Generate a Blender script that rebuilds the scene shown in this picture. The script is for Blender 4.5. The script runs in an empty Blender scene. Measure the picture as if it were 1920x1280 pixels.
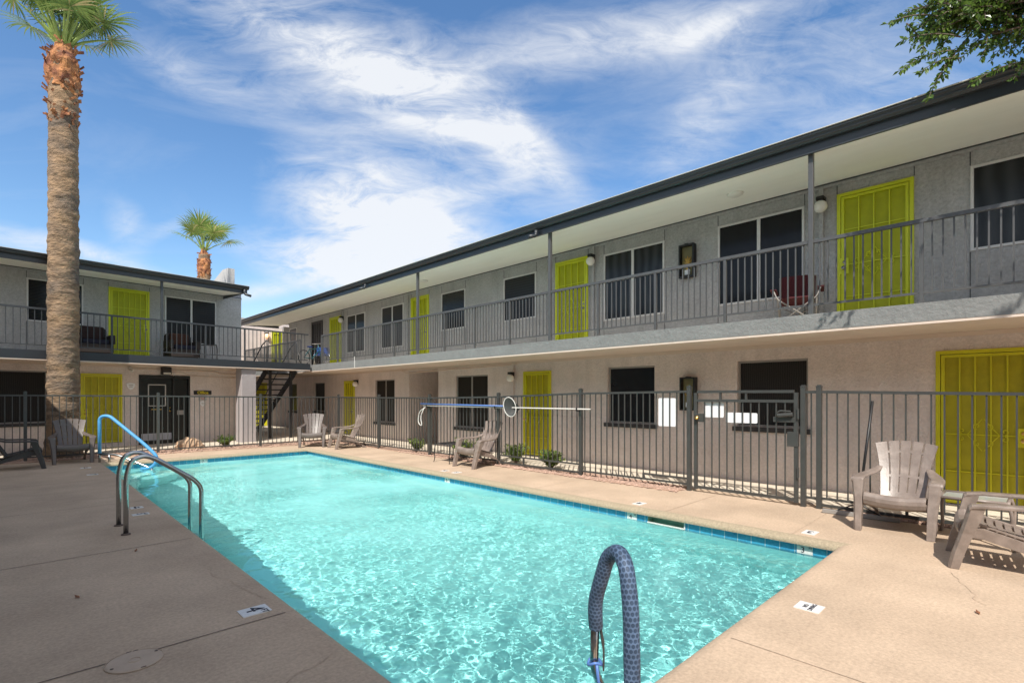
import bpy, math, random
from mathutils import Vector, Matrix, noise
R = math.radians
random.seed(7)
sc = bpy.context.scene
COL = sc.collection

# ------------------------------------------------------------------ camera
YAW = R(44.04)
cam_d = bpy.data.cameras.new('camera')
cam = bpy.data.objects.new('camera', cam_d); COL.objects.link(cam)
cam.location = (0, 0, 1.5)
cam.rotation_euler = (R(90), 0, -YAW)
cam_d.sensor_width = 36.0
cam_d.lens = 970 / 1920 * 36
cam_d.shift_y = 101 / 1920
cam_d.clip_end = 2000
sc.camera = cam

# ------------------------------------------------------------------ sun, sky, exposure
SUN = Vector((.66, .50, -1.0)).normalized()          # direction the light travels
sl = bpy.data.lights.new('sun', 'SUN'); sl.energy = 2.6; sl.angle = R(.5); sl.color = (1, .95, .87)
sl.cycles.is_caustics_light = True
so = bpy.data.objects.new('sun', sl); COL.objects.link(so)
so.rotation_euler = SUN.to_track_quat('-Z', 'Y').to_euler(); so.location = (-20, -15, 30)
sc.view_settings.view_transform = 'Standard'; sc.view_settings.look = 'None'
sc.view_settings.gamma = 1; sc.view_settings.use_curve_mapping = False
sc.view_settings.exposure = 1.14
sc.cycles.use_denoising = True
sc.cycles.max_bounces = 8; sc.cycles.diffuse_bounces = 6; sc.cycles.glossy_bounces = 3
sc.cycles.transmission_bounces = 5; sc.cycles.transparent_max_bounces = 6
sc.cycles.sample_clamp_indirect = 6

W = bpy.data.worlds.new('World'); sc.world = W; W.use_nodes = True
def make_world():
    nt = W.node_tree; N = nt.nodes; L = nt.links
    bg = N['Background']; bg.inputs[1].default_value = .09
    sky = N.new('ShaderNodeTexSky'); sky.sky_type = 'NISHITA'; sky.sun_disc = False
    sky.sun_elevation = math.asin(-SUN.z); sky.sun_rotation = math.atan2(-SUN.x, -SUN.y)
    sky.air_density = 1.0; sky.dust_density = .6; sky.ozone_density = 2.0
    tc = N.new('ShaderNodeTexCoord')
    def dot(v):
        n = N.new('ShaderNodeVectorMath'); n.operation = 'DOT_PRODUCT'
        L.new(tc.outputs['Generated'], n.inputs[0]); n.inputs[1].default_value = v
        return n.outputs['Value']
    def m(op, a, b=None, c=None, clamp=False):
        n = N.new('ShaderNodeMath'); n.operation = op; n.use_clamp = clamp
        for i, x in enumerate((a, b, c)):
            if x is None: continue
            if isinstance(x, (int, float)): n.inputs[i].default_value = x
            else: L.new(x, n.inputs[i])
        return n.outputs[0]
    # the clouds hang in fixed compass directions: tangent coordinates about one bearing of the sky
    f = m('MAXIMUM', dot((math.sin(YAW), math.cos(YAW), 0)), .08)
    u = m('DIVIDE', dot((math.cos(YAW), -math.sin(YAW), 0)), f)
    v = m('DIVIDE', dot((0, 0, 1)), f)
    cb = N.new('ShaderNodeCombineXYZ'); L.new(u, cb.inputs[0]); L.new(v, cb.inputs[1])
    def noise_tex(scale, detail, rough, sx, sy, rot, dist=0., off=0.):
        mp = N.new('ShaderNodeMapping'); L.new(cb.outputs[0], mp.inputs[0])
        mp.inputs['Rotation'].default_value = (0, 0, R(rot)); mp.inputs['Scale'].default_value = (sx, sy, 1)
        mp.inputs['Location'].default_value = (off, off * .7, off)
        t = N.new('ShaderNodeTexNoise'); L.new(mp.outputs[0], t.inputs['Vector'])
        t.inputs['Scale'].default_value = scale; t.inputs['Detail'].default_value = detail
        t.inputs['Roughness'].default_value = rough; t.inputs['Distortion'].default_value = dist
        return t.outputs['Fac']
    def blob(px, py, rx, ry, ang, w):
        mp = N.new('ShaderNodeMapping'); mp.vector_type = 'TEXTURE'
        L.new(cb.outputs[0], mp.inputs[0])
        mp.inputs['Location'].default_value = ((px - 960) / 970, (741 - py) / 970, 0)
        mp.inputs['Rotation'].default_value = (0, 0, R(-ang))
        mp.inputs['Scale'].default_value = (rx / 970, ry / 970, 1)
        ln = N.new('ShaderNodeVectorMath'); ln.operation = 'LENGTH'; L.new(mp.outputs[0], ln.inputs[0])
        e = m('POWER', 2.718, m('MULTIPLY', m('MULTIPLY', ln.outputs['Value'], ln.outputs['Value']), -1.))
        return m('MULTIPLY', e, w)
    blobs = [(700, 150, 300, 95, 30, .85), (520, 60, 260, 70, 20, .55), (900, 230, 210, 75, 38, .75), (1120, 75, 300, 60, -9, .80), (1330, 55, 90, 26, -20, .5),
             (680, 405, 135, 66, 25, 2.0), (610, 500, 125, 42, 14, 1.9), (800, 440, 110, 60, 18, 1.4), (730, 330, 150, 55, 20, .55),
             (360, 140, 150, 38, 24, .62), (1000, 270, 110, 26, 48, .55), (1320, 235, 170, 60, -50, .5),
             (50, 452, 150, 20, 12, .8), (240, 425, 52, 34, 62, .62), (315, 428, 40, 14, -22, .5), (905, 357, 75, 20, -8, .6),
             (495, 545, 60, 14, -10, .7), (215, 490, 130, 16, 20, .6), (1550, 80, 320, 130, -15, .36), (1650, 230, 240, 120, -20, .30)]
    tot = None
    for b in blobs:
        x = blob(*b); tot = x if tot is None else m('ADD', tot, x)
    n1 = noise_tex(2.0, 10, .60, 1.0, 3.0, 34, 1.2, 3.1)
    n2 = noise_tex(9.0, 10, .68, 1.0, 2.6, 40, .8, 9.7)
    nn = m('ADD', m('MULTIPLY', n1, .62), m('MULTIPLY', n2, .46))
    d = m('SUBTRACT', m('MULTIPLY', tot, m('SUBTRACT', m('MULTIPLY', nn, 3.7), 1.32)), .06, clamp=True)
    veil = m('MULTIPLY', m('SUBTRACT', n1, .50, clamp=True), .55)
    back = m('MULTIPLY', m('SUBTRACT', m('ADD', dot((-math.sin(YAW), -math.cos(YAW), .75)), .10), 0.0, clamp=True), .78, clamp=True)  # unseen cloud bank added behind the camera to fill the shade
    d = m('ADD', m('MAXIMUM', d, back), veil, clamp=True)
    d = m('MULTIPLY', m('POWER', d, 1.0), .90)
    mx = N.new('ShaderNodeMix'); mx.data_type = 'RGBA'
    hs = N.new('ShaderNodeHueSaturation'); hs.inputs['Saturation'].default_value = SKY_SAT; hs.inputs['Value'].default_value = SKY_VAL
    L.new(sky.outputs[0], hs.inputs['Color'])
    L.new(d, mx.inputs['Factor']); L.new(hs.outputs[0], mx.inputs['A']); mx.inputs['B'].default_value = CLOUD
    L.new(mx.outputs['Result'], bg.inputs[0])
SKY_SAT, SKY_VAL = 1.18, .97
CLOUD = (4.75, 4.85, 5.0, 1)
make_world()

# ------------------------------------------------------------------ materials
def lin(r, g, b):
    f = lambda c: (c / 255 / 12.92) if c / 255 <= .04045 else ((c / 255 + .055) / 1.055) ** 2.4
    return (f(r), f(g), f(b))
def mat(name, col, rough=.6, var=.0, vs=3., bump=0., bs=40., metal=0., spec=.5, col2=None, c2s=1.2, c2t=.5, bdet=4., stretch=None, coat=0., bump2=0., b2s=4., var2=0., v2s=60., streak=0.):
    m = bpy.data.materials.new(name); m.use_nodes = True
    nt = m.node_tree; N = nt.nodes; L = nt.links; p = N['Principled BSDF']
    p.inputs['Roughness'].default_value = rough; p.inputs['Metallic'].default_value = metal
    p.inputs['Specular IOR Level'].default_value = spec; p.inputs['Coat Weight'].default_value = coat
    c = (*col, 1); p.inputs['Base Color'].default_value = c
    tc = N.new('ShaderNodeTexCoord'); src = tc.outputs['Object']
    if stretch:
        mp = N.new('ShaderNodeMapping'); mp.inputs['Scale'].default_value = stretch; L.new(src, mp.inputs[0]); src = mp.outputs[0]
    def nz(s, d=4., r=.6):
        t = N.new('ShaderNodeTexNoise'); t.inputs['Scale'].default_value = s; t.inputs['Detail'].default_value = d
        t.inputs['Roughness'].default_value = r; L.new(src, t.inputs['Vector']); return t.outputs['Fac']
    out = None
    if col2:
        r = N.new('ShaderNodeMapRange'); r.inputs['From Min'].default_value = c2t - .12; r.inputs['From Max'].default_value = c2t + .16
        L.new(nz(c2s, 6.), r.inputs['Value'])
        mx = N.new('ShaderNodeMix'); mx.data_type = 'RGBA'; L.new(r.outputs[0], mx.inputs['Factor'])
        mx.inputs['A'].default_value = c; mx.inputs['B'].default_value = (*col2, 1); out = mx.outputs['Result']
    if var:
        r = N.new('ShaderNodeMapRange'); r.inputs['From Min'].default_value = .3; r.inputs['From Max'].default_value = .7
        r.inputs['To Min'].default_value = 1 - var; r.inputs['To Max'].default_value = 1 + var; L.new(nz(vs, 8., .65), r.inputs['Value'])
        mu = N.new('ShaderNodeMix'); mu.data_type = 'RGBA'; mu.blend_type = 'MULTIPLY'; mu.inputs['Factor'].default_value = 1
        if out: L.new(out, mu.inputs['A'])
        else: mu.inputs['A'].default_value = c
        L.new(r.outputs[0], mu.inputs['B']); out = mu.outputs['Result']
    def mulby(sock, amt, lo=.3, hi=.7):
        nonlocal out
        r = N.new('ShaderNodeMapRange'); r.inputs['From Min'].default_value = lo; r.inputs['From Max'].default_value = hi
        r.inputs['To Min'].default_value = 1 - amt; r.inputs['To Max'].default_value = 1 + amt * .6; L.new(sock, r.inputs['Value'])
        mu = N.new('ShaderNodeMix'); mu.data_type = 'RGBA'; mu.blend_type = 'MULTIPLY'; mu.inputs['Factor'].default_value = 1
        if out: L.new(out, mu.inputs['A'])
        else: mu.inputs['A'].default_value = c
        L.new(r.outputs[0], mu.inputs['B']); out = mu.outputs['Result']
    if var2: mulby(nz(v2s, 5., .7), var2, .35, .65)
    if streak:
        mp = N.new('ShaderNodeMapping'); mp.inputs['Scale'].default_value = (5, 5, .35); L.new(tc.outputs['Object'], mp.inputs[0])
        t = N.new('ShaderNodeTexNoise'); t.inputs['Scale'].default_value = 1.; t.inputs['Detail'].default_value = 6; L.new(mp.outputs[0], t.inputs['Vector'])
        mulby(t.outputs['Fac'], streak, .30, .55)
    if out: L.new(out, p.inputs['Base Color'])
    if bump:
        b = N.new('ShaderNodeBump'); b.inputs['Strength'].default_value = 1; b.inputs['Distance'].default_value = bump
        h = nz(bs, bdet)
        if bump2:
            ad = N.new('ShaderNodeMath'); ad.operation = 'MULTIPLY_ADD'; L.new(nz(b2s, 3.), ad.inputs[0]); ad.inputs[1].default_value = bump2 / bump; L.new(h, ad.inputs[2]); h = ad.outputs[0]
        L.new(h, b.inputs['Height']); L.new(b.outputs[0], p.inputs['Normal'])
    return m
M = dict(
    upper=mat('grey_stucco', (.43, .432, .435), .9, .10, 1.5, .016, 26., bdet=8, bump2=.014, b2s=9, var2=.18, v2s=24, streak=.07),  # fine mottling puts the shading of the stucco relief into its colour
    lower=mat('taupe_stucco', (.72, .63, .585), .9, .09, 1.3, .016, 40., bdet=8, bump2=.016, b2s=10, var2=.11, v2s=24, streak=.06),  # mottled tone again carries the shading between the stucco bumps
    slab=mat('grey_slab_stucco', (.21, .212, .205), .85, .10, 3., .014, 18., col2=(.27, .27, .26), c2s=11, c2t=.66, bdet=8),
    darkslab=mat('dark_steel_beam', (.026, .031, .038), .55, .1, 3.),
    beige=mat('beige_soffit', (.68, .56, .47), .8, .05, 2., .002, 30),
    soffit=mat('pale_soffit', (.90, .90, .85), .85, .07, 1.1, .002, 40, stretch=(.25, 1, 1)),
    gutter=mat('slate_gutter_paint', (.036, .041, .046), .38, .12, 1.5, stretch=(.2, 1, 1)),
    drip=mat('drip_edge_metal', (.55, .53, .48), .4),
    roof=mat('gravel_roof', (.42, .40, .37), .9, .15, 20),
    joint=mat('panel_joint', (.07, .075, .08), .9),
    lime=mat('lime_paint', (.60, .66, .014), .42, .05, 2.),
    limed=mat('lime_mesh', (.40, .43, .004), .6, .12, 6.),
    ochre=mat('yellow_lime_paint', (.60, .57, .010), .42, .07, 2.), ochred=mat('yellow_lime_mesh', (.41, .365, .004), .6, .13, 6.),
    glass=mat('dark_sun_screen', (.010, .011, .014), .22, .15, 3., spec=.35),
    pane2=mat('window_glass_dark', (.010, .011, .014), .16, .2, 2., spec=.22),
    white=mat('white_aluminium', (.66, .66, .66), .4, .06, 8),
    greyframe=mat('grey_window_frame', (.30, .28, .26), .5),
    sill=mat('dark_sill', (.035, .033, .034), .7, .1, 5),
    rail=mat('grey_rail_paint', (.080, .081, .082), .45, .12, 9),
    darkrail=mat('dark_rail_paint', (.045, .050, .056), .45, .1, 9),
    fence=mat('fence_paint', (.054, .055, .052), .42, .14, 7),
    black=mat('black_metal', (.012, .012, .013), .45, .1, 6),
    brass=mat('brass', (.75, .50, .16), .28, metal=1.),
    steel=mat('stainless_steel', (.42, .43, .43), .24, .12, 14, metal=1., bump=.0006, bs=60),
    globe=mat('white_globe', (.80, .79, .75), .3),
    chair=mat('taupe_resin', (.21, .165, .14), .36, .14, 11, .0015, 60, col2=(.31, .25, .215), c2s=7, c2t=.56),
    shadedwornchair=mat('shaded_worn_resin', (.125, .10, .088), .42, .16, 9, .0015, 60), darkchair=mat('charcoal_resin', (.05, .048, .048), .5, .1, 9),
    deck=None, walk=mat('pale_concrete', (.66, .58, .47), .9, .10, 2.5, .002, 60, col2=(.55, .48, .385), c2s=1.5),
    coping=mat('aggregate_coping', (.37, .30, .205), .9, .25, 45., .008, 80),
    gravel=mat('pink_gravel', (.44, .29, .215), .95, .35, 60., .02, 45),
    stone=mat('gravel_stone', (.42, .28, .215), .9, .35, 9),
    earth=mat('ground_earth', (.36, .29, .22), .95, .2, 1.2, .01, 20),
    rock=mat('tan_rock', (.50, .34, .22), .9, .25, 5, .02, 12),
    signw=mat('white_sign', (.86, .86, .87), .35),
    tilew=mat('white_tile', (.72, .71, .68), .4, .1, 30),
    ink=mat('black_ink', (.012, .012, .03), .6),
    yellow=mat('yellow_letters', (.62, .50, .02), .5),
    red=mat('red_ink', (.55, .03, .03), .5),
    redcloth=mat('dark_red_fabric', (.07, .005, .009), .8, .1, 20),
    blue=mat('sky_blue_sleeve', (.085, .33, .62), .5, .08, 10),
    bluepole=mat('blue_pole', (.09, .19, .48), .4),
    bluefab=mat('blue_fabric', (.015, .06, .26), .8),
    greenp=mat('teal_bike_paint', (.006, .09, .11), .4),
    wicker=mat('dark_wicker', (.022, .016, .015), .7, .3, 60),
    cushion=mat('dark_cushion', (.035, .018, .016), .9, .2, 12),
    plastic=mat('pale_plastic', (.62, .60, .56), .45),
    net=mat('dark_net', (.02, .022, .022), .9),
    shield=mat('grey_shield_paint', (.50, .48, .46), .6, .2, 30),
    lid=mat('deck_lid_plastic', (.47, .36, .27), .85, .1, 8, .001, 60),
    skim=mat('skimmer_green', (.30, .46, .36), .6),
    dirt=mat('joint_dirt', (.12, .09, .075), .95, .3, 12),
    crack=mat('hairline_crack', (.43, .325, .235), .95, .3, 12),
    bark=mat('tree_bark', (.12, .09, .07), .9, .3, 14, .01, 30),
    petiole=mat('palm_petiole', (.22, .30, .07), .5, .15, 4),
    boot=mat('palm_boot_fibre', (.20, .075, .045), .9, .5, 7, .04, 18, col2=(.46, .21, .08), c2s=4),
    leafy=None)
def deck_mat():
    m = mat('pool_deck_concrete', (.535, .40, .285), .88, .14, 1.1, .0035, 75, col2=(.455, .335, .235), c2s=.8, c2t=.52, var2=.17, v2s=42)
    return m
M['deck'] = deck_mat()
def leaf_mat(name, c1, c2, rough=.42, trans=.3, c3=None):
    m = bpy.data.materials.new(name); m.use_nodes = True
    nt = m.node_tree; N = nt.nodes; L = nt.links; p = N['Principled BSDF']
    p.inputs['Roughness'].default_value = rough
    g = N.new('ShaderNodeNewGeometry'); rp = N.new('ShaderNodeMix'); rp.data_type = 'RGBA'
    rp.inputs['A'].default_value = (*c1, 1); rp.inputs['B'].default_value = (*c2, 1)
    L.new(g.outputs['Random Per Island'], rp.inputs['Factor'])
    if c3:
        gt = N.new('ShaderNodeMath'); gt.operation = 'GREATER_THAN'; gt.inputs[1].default_value = .90; L.new(g.outputs['Random Per Island'], gt.inputs[0])
        r2 = N.new('ShaderNodeMix'); r2.data_type = 'RGBA'; L.new(gt.outputs[0], r2.inputs['Factor']); L.new(rp.outputs['Result'], r2.inputs['A']); r2.inputs['B'].default_value = (*c3, 1); rp = r2
    L.new(rp.outputs['Result'], p.inputs['Base Color'])
    t = N.new('ShaderNodeBsdfTranslucent'); L.new(rp.outputs['Result'], t.inputs['Color'])
    mx = N.new('ShaderNodeMixShader'); mx.inputs[0].default_value = trans
    L.new(p.outputs[0], mx.inputs[1]); L.new(t.outputs[0], mx.inputs[2]); L.new(mx.outputs[0], N['Material Output'].inputs[0])
    return m
M['leaf'] = leaf_mat('tree_leaf', (.040, .090, .016), (.17, .26, .045), .3, .35)
M['palmleaf'] = leaf_mat('palm_leaf', (.10, .18, .045), (.27, .36, .10), .36, .35, (.42, .36, .17))
M['palmleaf2'] = leaf_mat('young_palm_leaf', (.14, .24, .05), (.32, .40, .10), .36, .38, (.55, .50, .22))
M['shrub'] = leaf_mat('shrub_leaf', (.08, .15, .03), (.26, .33, .08), .5, .3)
def trunk_mat():
    m = mat('palm_trunk_bark', (.30, .195, .112), .92, .45, 6, .07, 10, bdet=9, stretch=(1, 1, 1.8), col2=(.13, .105, .085), c2s=1.1, c2t=.52)
    return m
M['trunk'] = trunk_mat()
def tile_mat():
    m = bpy.data.materials.new('blue_waterline_tile'); m.use_nodes = True
    nt = m.node_tree; N = nt.nodes; L = nt.links; p = N['Principled BSDF']; p.inputs['Roughness'].default_value = .18
    tc = N.new('ShaderNodeTexCoord'); sep = N.new('ShaderNodeSeparateXYZ'); L.new(tc.outputs['Object'], sep.inputs[0])
    ad = N.new('ShaderNodeMath'); ad.operation = 'ADD'; L.new(sep.outputs[0], ad.inputs[0]); L.new(sep.outputs[1], ad.inputs[1])
    dv = N.new('ShaderNodeMath'); dv.operation = 'DIVIDE'; L.new(ad.outputs[0], dv.inputs[0]); dv.inputs[1].default_value = .152
    fr = N.new('ShaderNodeMath'); fr.operation = 'FRACT'; L.new(dv.outputs[0], fr.inputs[0])
    gt = N.new('ShaderNodeMath'); gt.operation = 'LESS_THAN'; L.new(fr.outputs[0], gt.inputs[0]); gt.inputs[1].default_value = .045
    fl = N.new('ShaderNodeMath'); fl.operation = 'FLOOR'; L.new(dv.outputs[0], fl.inputs[0])
    wn = N.new('ShaderNodeTexWhiteNoise'); wn.noise_dimensions = '1D'; L.new(fl.outputs[0], wn.inputs['W'])
    nz = N.new('ShaderNodeTexNoise'); nz.inputs['Scale'].default_value = 28; L.new(tc.outputs['Object'], nz.inputs['Vector'])
    s = N.new('ShaderNodeMath'); s.operation = 'MULTIPLY_ADD'; L.new(wn.outputs['Value'], s.inputs[0]); s.inputs[1].default_value = .4; L.new(nz.outputs['Fac'], s.inputs[2])
    mx = N.new('ShaderNodeMix'); mx.data_type = 'RGBA'; L.new(s.outputs[0], mx.inputs['Factor'])
    mx.inputs['A'].default_value = (.02, .16, .36, 1); mx.inputs['B'].default_value = (.06, .38, .56, 1)
    m2 = N.new('ShaderNodeMix'); m2.data_type = 'RGBA'; L.new(gt.outputs[0], m2.inputs['Factor'])
    L.new(mx.outputs['Result'], m2.inputs['A']); m2.inputs['B'].default_value = (.45, .55, .58, 1)
    L.new(m2.outputs['Result'], p.inputs['Base Color'])
    return m
M['tile'] = tile_mat()
def sleeve_mat():                                      # foam grip: bluish grey with rows of darker dimples
    m = bpy.data.materials.new('dotted_foam_grip'); m.use_nodes = True
    nt = m.node_tree; N = nt.nodes; L = nt.links; p = N['Principled BSDF']; p.inputs['Roughness'].default_value = .6
    uv = N.new('ShaderNodeUVMap'); mp = N.new('ShaderNodeMapping'); mp.inputs['Scale'].default_value = (11, 1, 1)
    L.new(uv.outputs[0], mp.inputs[0])
    sep = N.new('ShaderNodeSeparateXYZ'); L.new(mp.outputs[0], sep.inputs[0])
    def mm(op, a, b=None):
        n = N.new('ShaderNodeMath'); n.operation = op
        for i, x in enumerate((a, b)):
            if x is None: continue
            if isinstance(x, (int, float)): n.inputs[i].default_value = x
            else: L.new(x, n.inputs[i])
        return n.outputs[0]
    row = mm('MULTIPLY', sep.outputs[1], 48.)
    half = mm('MULTIPLY', mm('MODULO', mm('FLOOR', row), 2.), .5)
    a = mm('SUBTRACT', mm('FRACT', mm('ADD', sep.outputs[0], half)), .5); b = mm('SUBTRACT', mm('FRACT', row), .5)
    r2 = mm('ADD', mm('MULTIPLY', a, a), mm('MULTIPLY', b, b))
    k = N.new('ShaderNodeMapRange'); k.inputs['From Min'].default_value = .13; k.inputs['From Max'].default_value = .17; L.new(r2, k.inputs['Value'])
    mx = N.new('ShaderNodeMix'); mx.data_type = 'RGBA'; L.new(k.outputs[0], mx.inputs['Factor'])
    mx.inputs['A'].default_value = (.030, .055, .10, 1); mx.inputs['B'].default_value = (.085, .135, .225, 1)
    tc = N.new('ShaderNodeTexCoord'); t = N.new('ShaderNodeTexNoise'); t.inputs['Scale'].default_value = 14; t.inputs['Detail'].default_value = 7; L.new(tc.outputs['Object'], t.inputs['Vector'])
    rr = N.new('ShaderNodeMapRange'); rr.inputs['From Min'].default_value = .3; rr.inputs['From Max'].default_value = .7; rr.inputs['To Min'].default_value = .7; rr.inputs['To Max'].default_value = 1.3; L.new(t.outputs['Fac'], rr.inputs['Value'])
    mw = N.new('ShaderNodeMix'); mw.data_type = 'RGBA'; mw.blend_type = 'MULTIPLY'; mw.inputs['Factor'].default_value = 1; L.new(mx.outputs['Result'], mw.inputs['A']); L.new(rr.outputs[0], mw.inputs['B'])
    L.new(mw.outputs['Result'], p.inputs['Base Color'])
    bp = N.new('ShaderNodeBump'); bp.inputs['Distance'].default_value = .003; L.new(k.outputs[0], bp.inputs['Height']); L.new(bp.outputs[0], p.inputs['Normal'])
    return m
M['sleeve'] = sleeve_mat()
M['plaster'] = mat('pool_plaster', (.62, .835, .825), .8, .05, 1.5)
def glow_mat():
    m = bpy.data.materials.new('lit_globe'); m.use_nodes = True
    p = m.node_tree.nodes['Principled BSDF']; p.inputs['Base Color'].default_value = (.8, .6, .4, 1)
    p.inputs['Emission Color'].default_value = (1, .55, .22, 1); p.inputs['Emission Strength'].default_value = 1.2
    return m
M['glow'] = glow_mat()
def water_mat():
    m = bpy.data.materials.new('pool_water'); m.use_nodes = True
    nt = m.node_tree; N = nt.nodes; N.clear()
    g = N.new('ShaderNodeBsdfGlass'); g.inputs['IOR'].default_value = 1.33; g.inputs['Roughness'].default_value = 0
    g.inputs['Color'].default_value = (.70, .965, .955, 1)
    # fine air bubbles from the return jets make the water milky in broad clouds, thinner towards the shallow end
    df = N.new('ShaderNodeBsdfDiffuse'); df.inputs['Color'].default_value = (.30, .70, .69, 1)
    tc = N.new('ShaderNodeTexCoord'); n1 = N.new('ShaderNodeTexNoise'); n1.inputs['Scale'].default_value = .55; n1.inputs['Detail'].default_value = 5; nt.links.new(tc.outputs['Object'], n1.inputs['Vector'])
    sep = N.new('ShaderNodeSeparateXYZ'); nt.links.new(tc.outputs['Object'], sep.inputs[0])
    r1 = N.new('ShaderNodeMapRange'); r1.inputs['From Min'].default_value = 2.0; r1.inputs['From Max'].default_value = 6.5; r1.inputs['To Min'].default_value = .07; r1.inputs['To Max'].default_value = .62; nt.links.new(sep.outputs[1], r1.inputs['Value'])
    r2 = N.new('ShaderNodeMapRange'); r2.inputs['From Min'].default_value = .35; r2.inputs['From Max'].default_value = .65; r2.inputs['To Min'].default_value = .35; r2.inputs['To Max'].default_value = 1.; nt.links.new(n1.outputs['Fac'], r2.inputs['Value'])
    mu = N.new('ShaderNodeMath'); mu.operation = 'MULTIPLY'; nt.links.new(r1.outputs[0], mu.inputs[0]); nt.links.new(r2.outputs[0], mu.inputs[1])
    r3 = N.new('ShaderNodeMapRange'); r3.inputs['From Min'].default_value = 1.5; r3.inputs['From Max'].default_value = 3.4; nt.links.new(sep.outputs[0], r3.inputs['Value'])
    m3 = N.new('ShaderNodeMath'); m3.operation = 'MULTIPLY'; nt.links.new(mu.outputs[0], m3.inputs[0]); nt.links.new(r3.outputs[0], m3.inputs[1]); mu = m3
    mx = N.new('ShaderNodeMixShader'); nt.links.new(mu.outputs[0], mx.inputs[0]); nt.links.new(g.outputs[0], mx.inputs[1]); nt.links.new(df.outputs[0], mx.inputs[2])
    o = N.new('ShaderNodeOutputMaterial'); nt.links.new(mx.outputs[0], o.inputs[0])
    return m
M['water'] = water_mat()

# ------------------------------------------------------------------ mesh builder
class MB:
    def __init__(s): s.v = []; s.f = []; s.mi = []; s.uv = []; s.cur = 0
    def add(s, vs, fs, mi=None):
        k = len(s.v); s.v += [tuple(v) for v in vs]; s.f += [tuple(i + k for i in f) for f in fs]
        s.mi += [s.cur if mi is None else mi] * len(fs); return s
    def quad(s, a, b, c, d, mi=None): return s.add([a, b, c, d], [(0, 1, 2, 3)], mi)
    def box(s, x0, x1, y0, y1, z0, z1, mi=None):
        v = [(x0, y0, z0), (x1, y0, z0), (x1, y1, z0), (x0, y1, z0), (x0, y0, z1), (x1, y0, z1), (x1, y1, z1), (x0, y1, z1)]
        return s.add(v, [(3, 2, 1, 0), (4, 5, 6, 7), (0, 1, 5, 4), (1, 2, 6, 5), (2, 3, 7, 6), (3, 0, 4, 7)], mi)
    def beam(s, p, q, w, h=None, up=(0, 0, 1), mi=None):
        p = Vector(p); q = Vector(q); d = (q - p).normalized(); u = Vector(up)
        if abs(d.dot(u)) > .99: u = Vector((1, 0, 0))
        r = d.cross(u).normalized(); u = r.cross(d).normalized(); h = w if h is None else h
        v = []
        for c in (p, q):
            for a, b in ((-1, -1), (1, -1), (1, 1), (-1, 1)): v.append(c + r * (a * w / 2) + u * (b * h / 2))
        return s.add(v, [(0, 1, 2, 3), (7, 6, 5, 4), (0, 4, 5, 1), (1, 5, 6, 2), (2, 6, 7, 3), (3, 7, 4, 0)], mi)
    def loft(s, rings, mi=None, cap=True, closed=False):
        n = len(rings[0]); vs = [v for r in rings for v in r]; fs = []
        for i in range(len(rings) - (0 if closed else 1)):
            j = (i + 1) % len(rings)
            for k in range(n): fs.append((i * n + k, i * n + (k + 1) % n, j * n + (k + 1) % n, j * n + k))
        if cap and not closed:
            fs.append(tuple(range(n - 1, -1, -1))); fs.append(tuple((len(rings) - 1) * n + k for k in range(n)))
        return s.add(vs, fs, mi)
    def tube(s, pts, r, n=10, mi=None, cap=True):
        pts = [Vector(p) for p in pts]; rr = r if isinstance(r, (list, tuple)) else [r] * len(pts); rings = []; ref = None
        for i, p in enumerate(pts):
            d = (pts[min(i + 1, len(pts) - 1)] - pts[max(i - 1, 0)]).normalized()
            if ref is None: ref = d.orthogonal().normalized()
            ref = (ref - d * ref.dot(d)).normalized(); b = d.cross(ref)
            rings.append([p + (ref * math.cos(2 * math.pi * k / n) + b * math.sin(2 * math.pi * k / n)) * rr[i] for k in range(n)])
        return s.loft(rings, mi, cap)
    def lathe(s, prof, n=20, c=(0, 0, 0), mi=None, axis='z'):
        rings = []
        for r, z in prof:
            ring = []
            for k in range(n):
                a = 2 * math.pi * k / n; x, y = r * math.cos(a), r * math.sin(a)
                ring.append((c[0] + x, c[1] + y, c[2] + z) if axis == 'z' else (c[0] + x, c[1] + z, c[2] - y))
            rings.append(ring)
        return s.loft(rings, mi)
    def prism(s, poly, t, mi=None, plane='xy', o=0.):
        n = len(poly)
        def P(a, b, c): return {'xy': (a, b, c), 'yz': (c, a, b), 'xz': (a, c, b)}[plane]
        v = [P(a, b, o) for a, b in poly] + [P(a, b, o + t) for a, b in poly]
        f = [tuple(range(n - 1, -1, -1)), tuple(range(n, 2 * n))] + [(k, (k + 1) % n, n + (k + 1) % n, n + k) for k in range(n)]
        return s.add(v, f, mi)
    def build(s, name, mats, parent=None, smooth=False, bevel=0, solid=0, fix=True):
        me = bpy.data.meshes.new(name); me.from_pydata(s.v, [], s.f)
        for m in (mats if isinstance(mats, (list, tuple)) else [mats]): me.materials.append(m if not isinstance(m, str) else M[m])
        me.polygons.foreach_set('material_index', s.mi)
        if smooth: me.polygons.foreach_set('use_smooth', [True] * len(s.f))
        me.update()
        if fix:
            import bmesh
            bm = bmesh.new(); bm.from_mesh(me); bmesh.ops.recalc_face_normals(bm, faces=bm.faces); bm.to_mesh(me); bm.free()
        o = bpy.data.objects.new(name, me); COL.objects.link(o)
        if parent: o.parent = parent
        if solid:
            k = o.modifiers.new('solid', 'SOLIDIFY'); k.thickness = solid; k.offset = 0
        if bevel:
            k = o.modifiers.new('bevel', 'BEVEL'); k.width = bevel; k.segments = 2; k.limit_method = 'ANGLE'; k.angle_limit = R(50)
        return o
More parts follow.
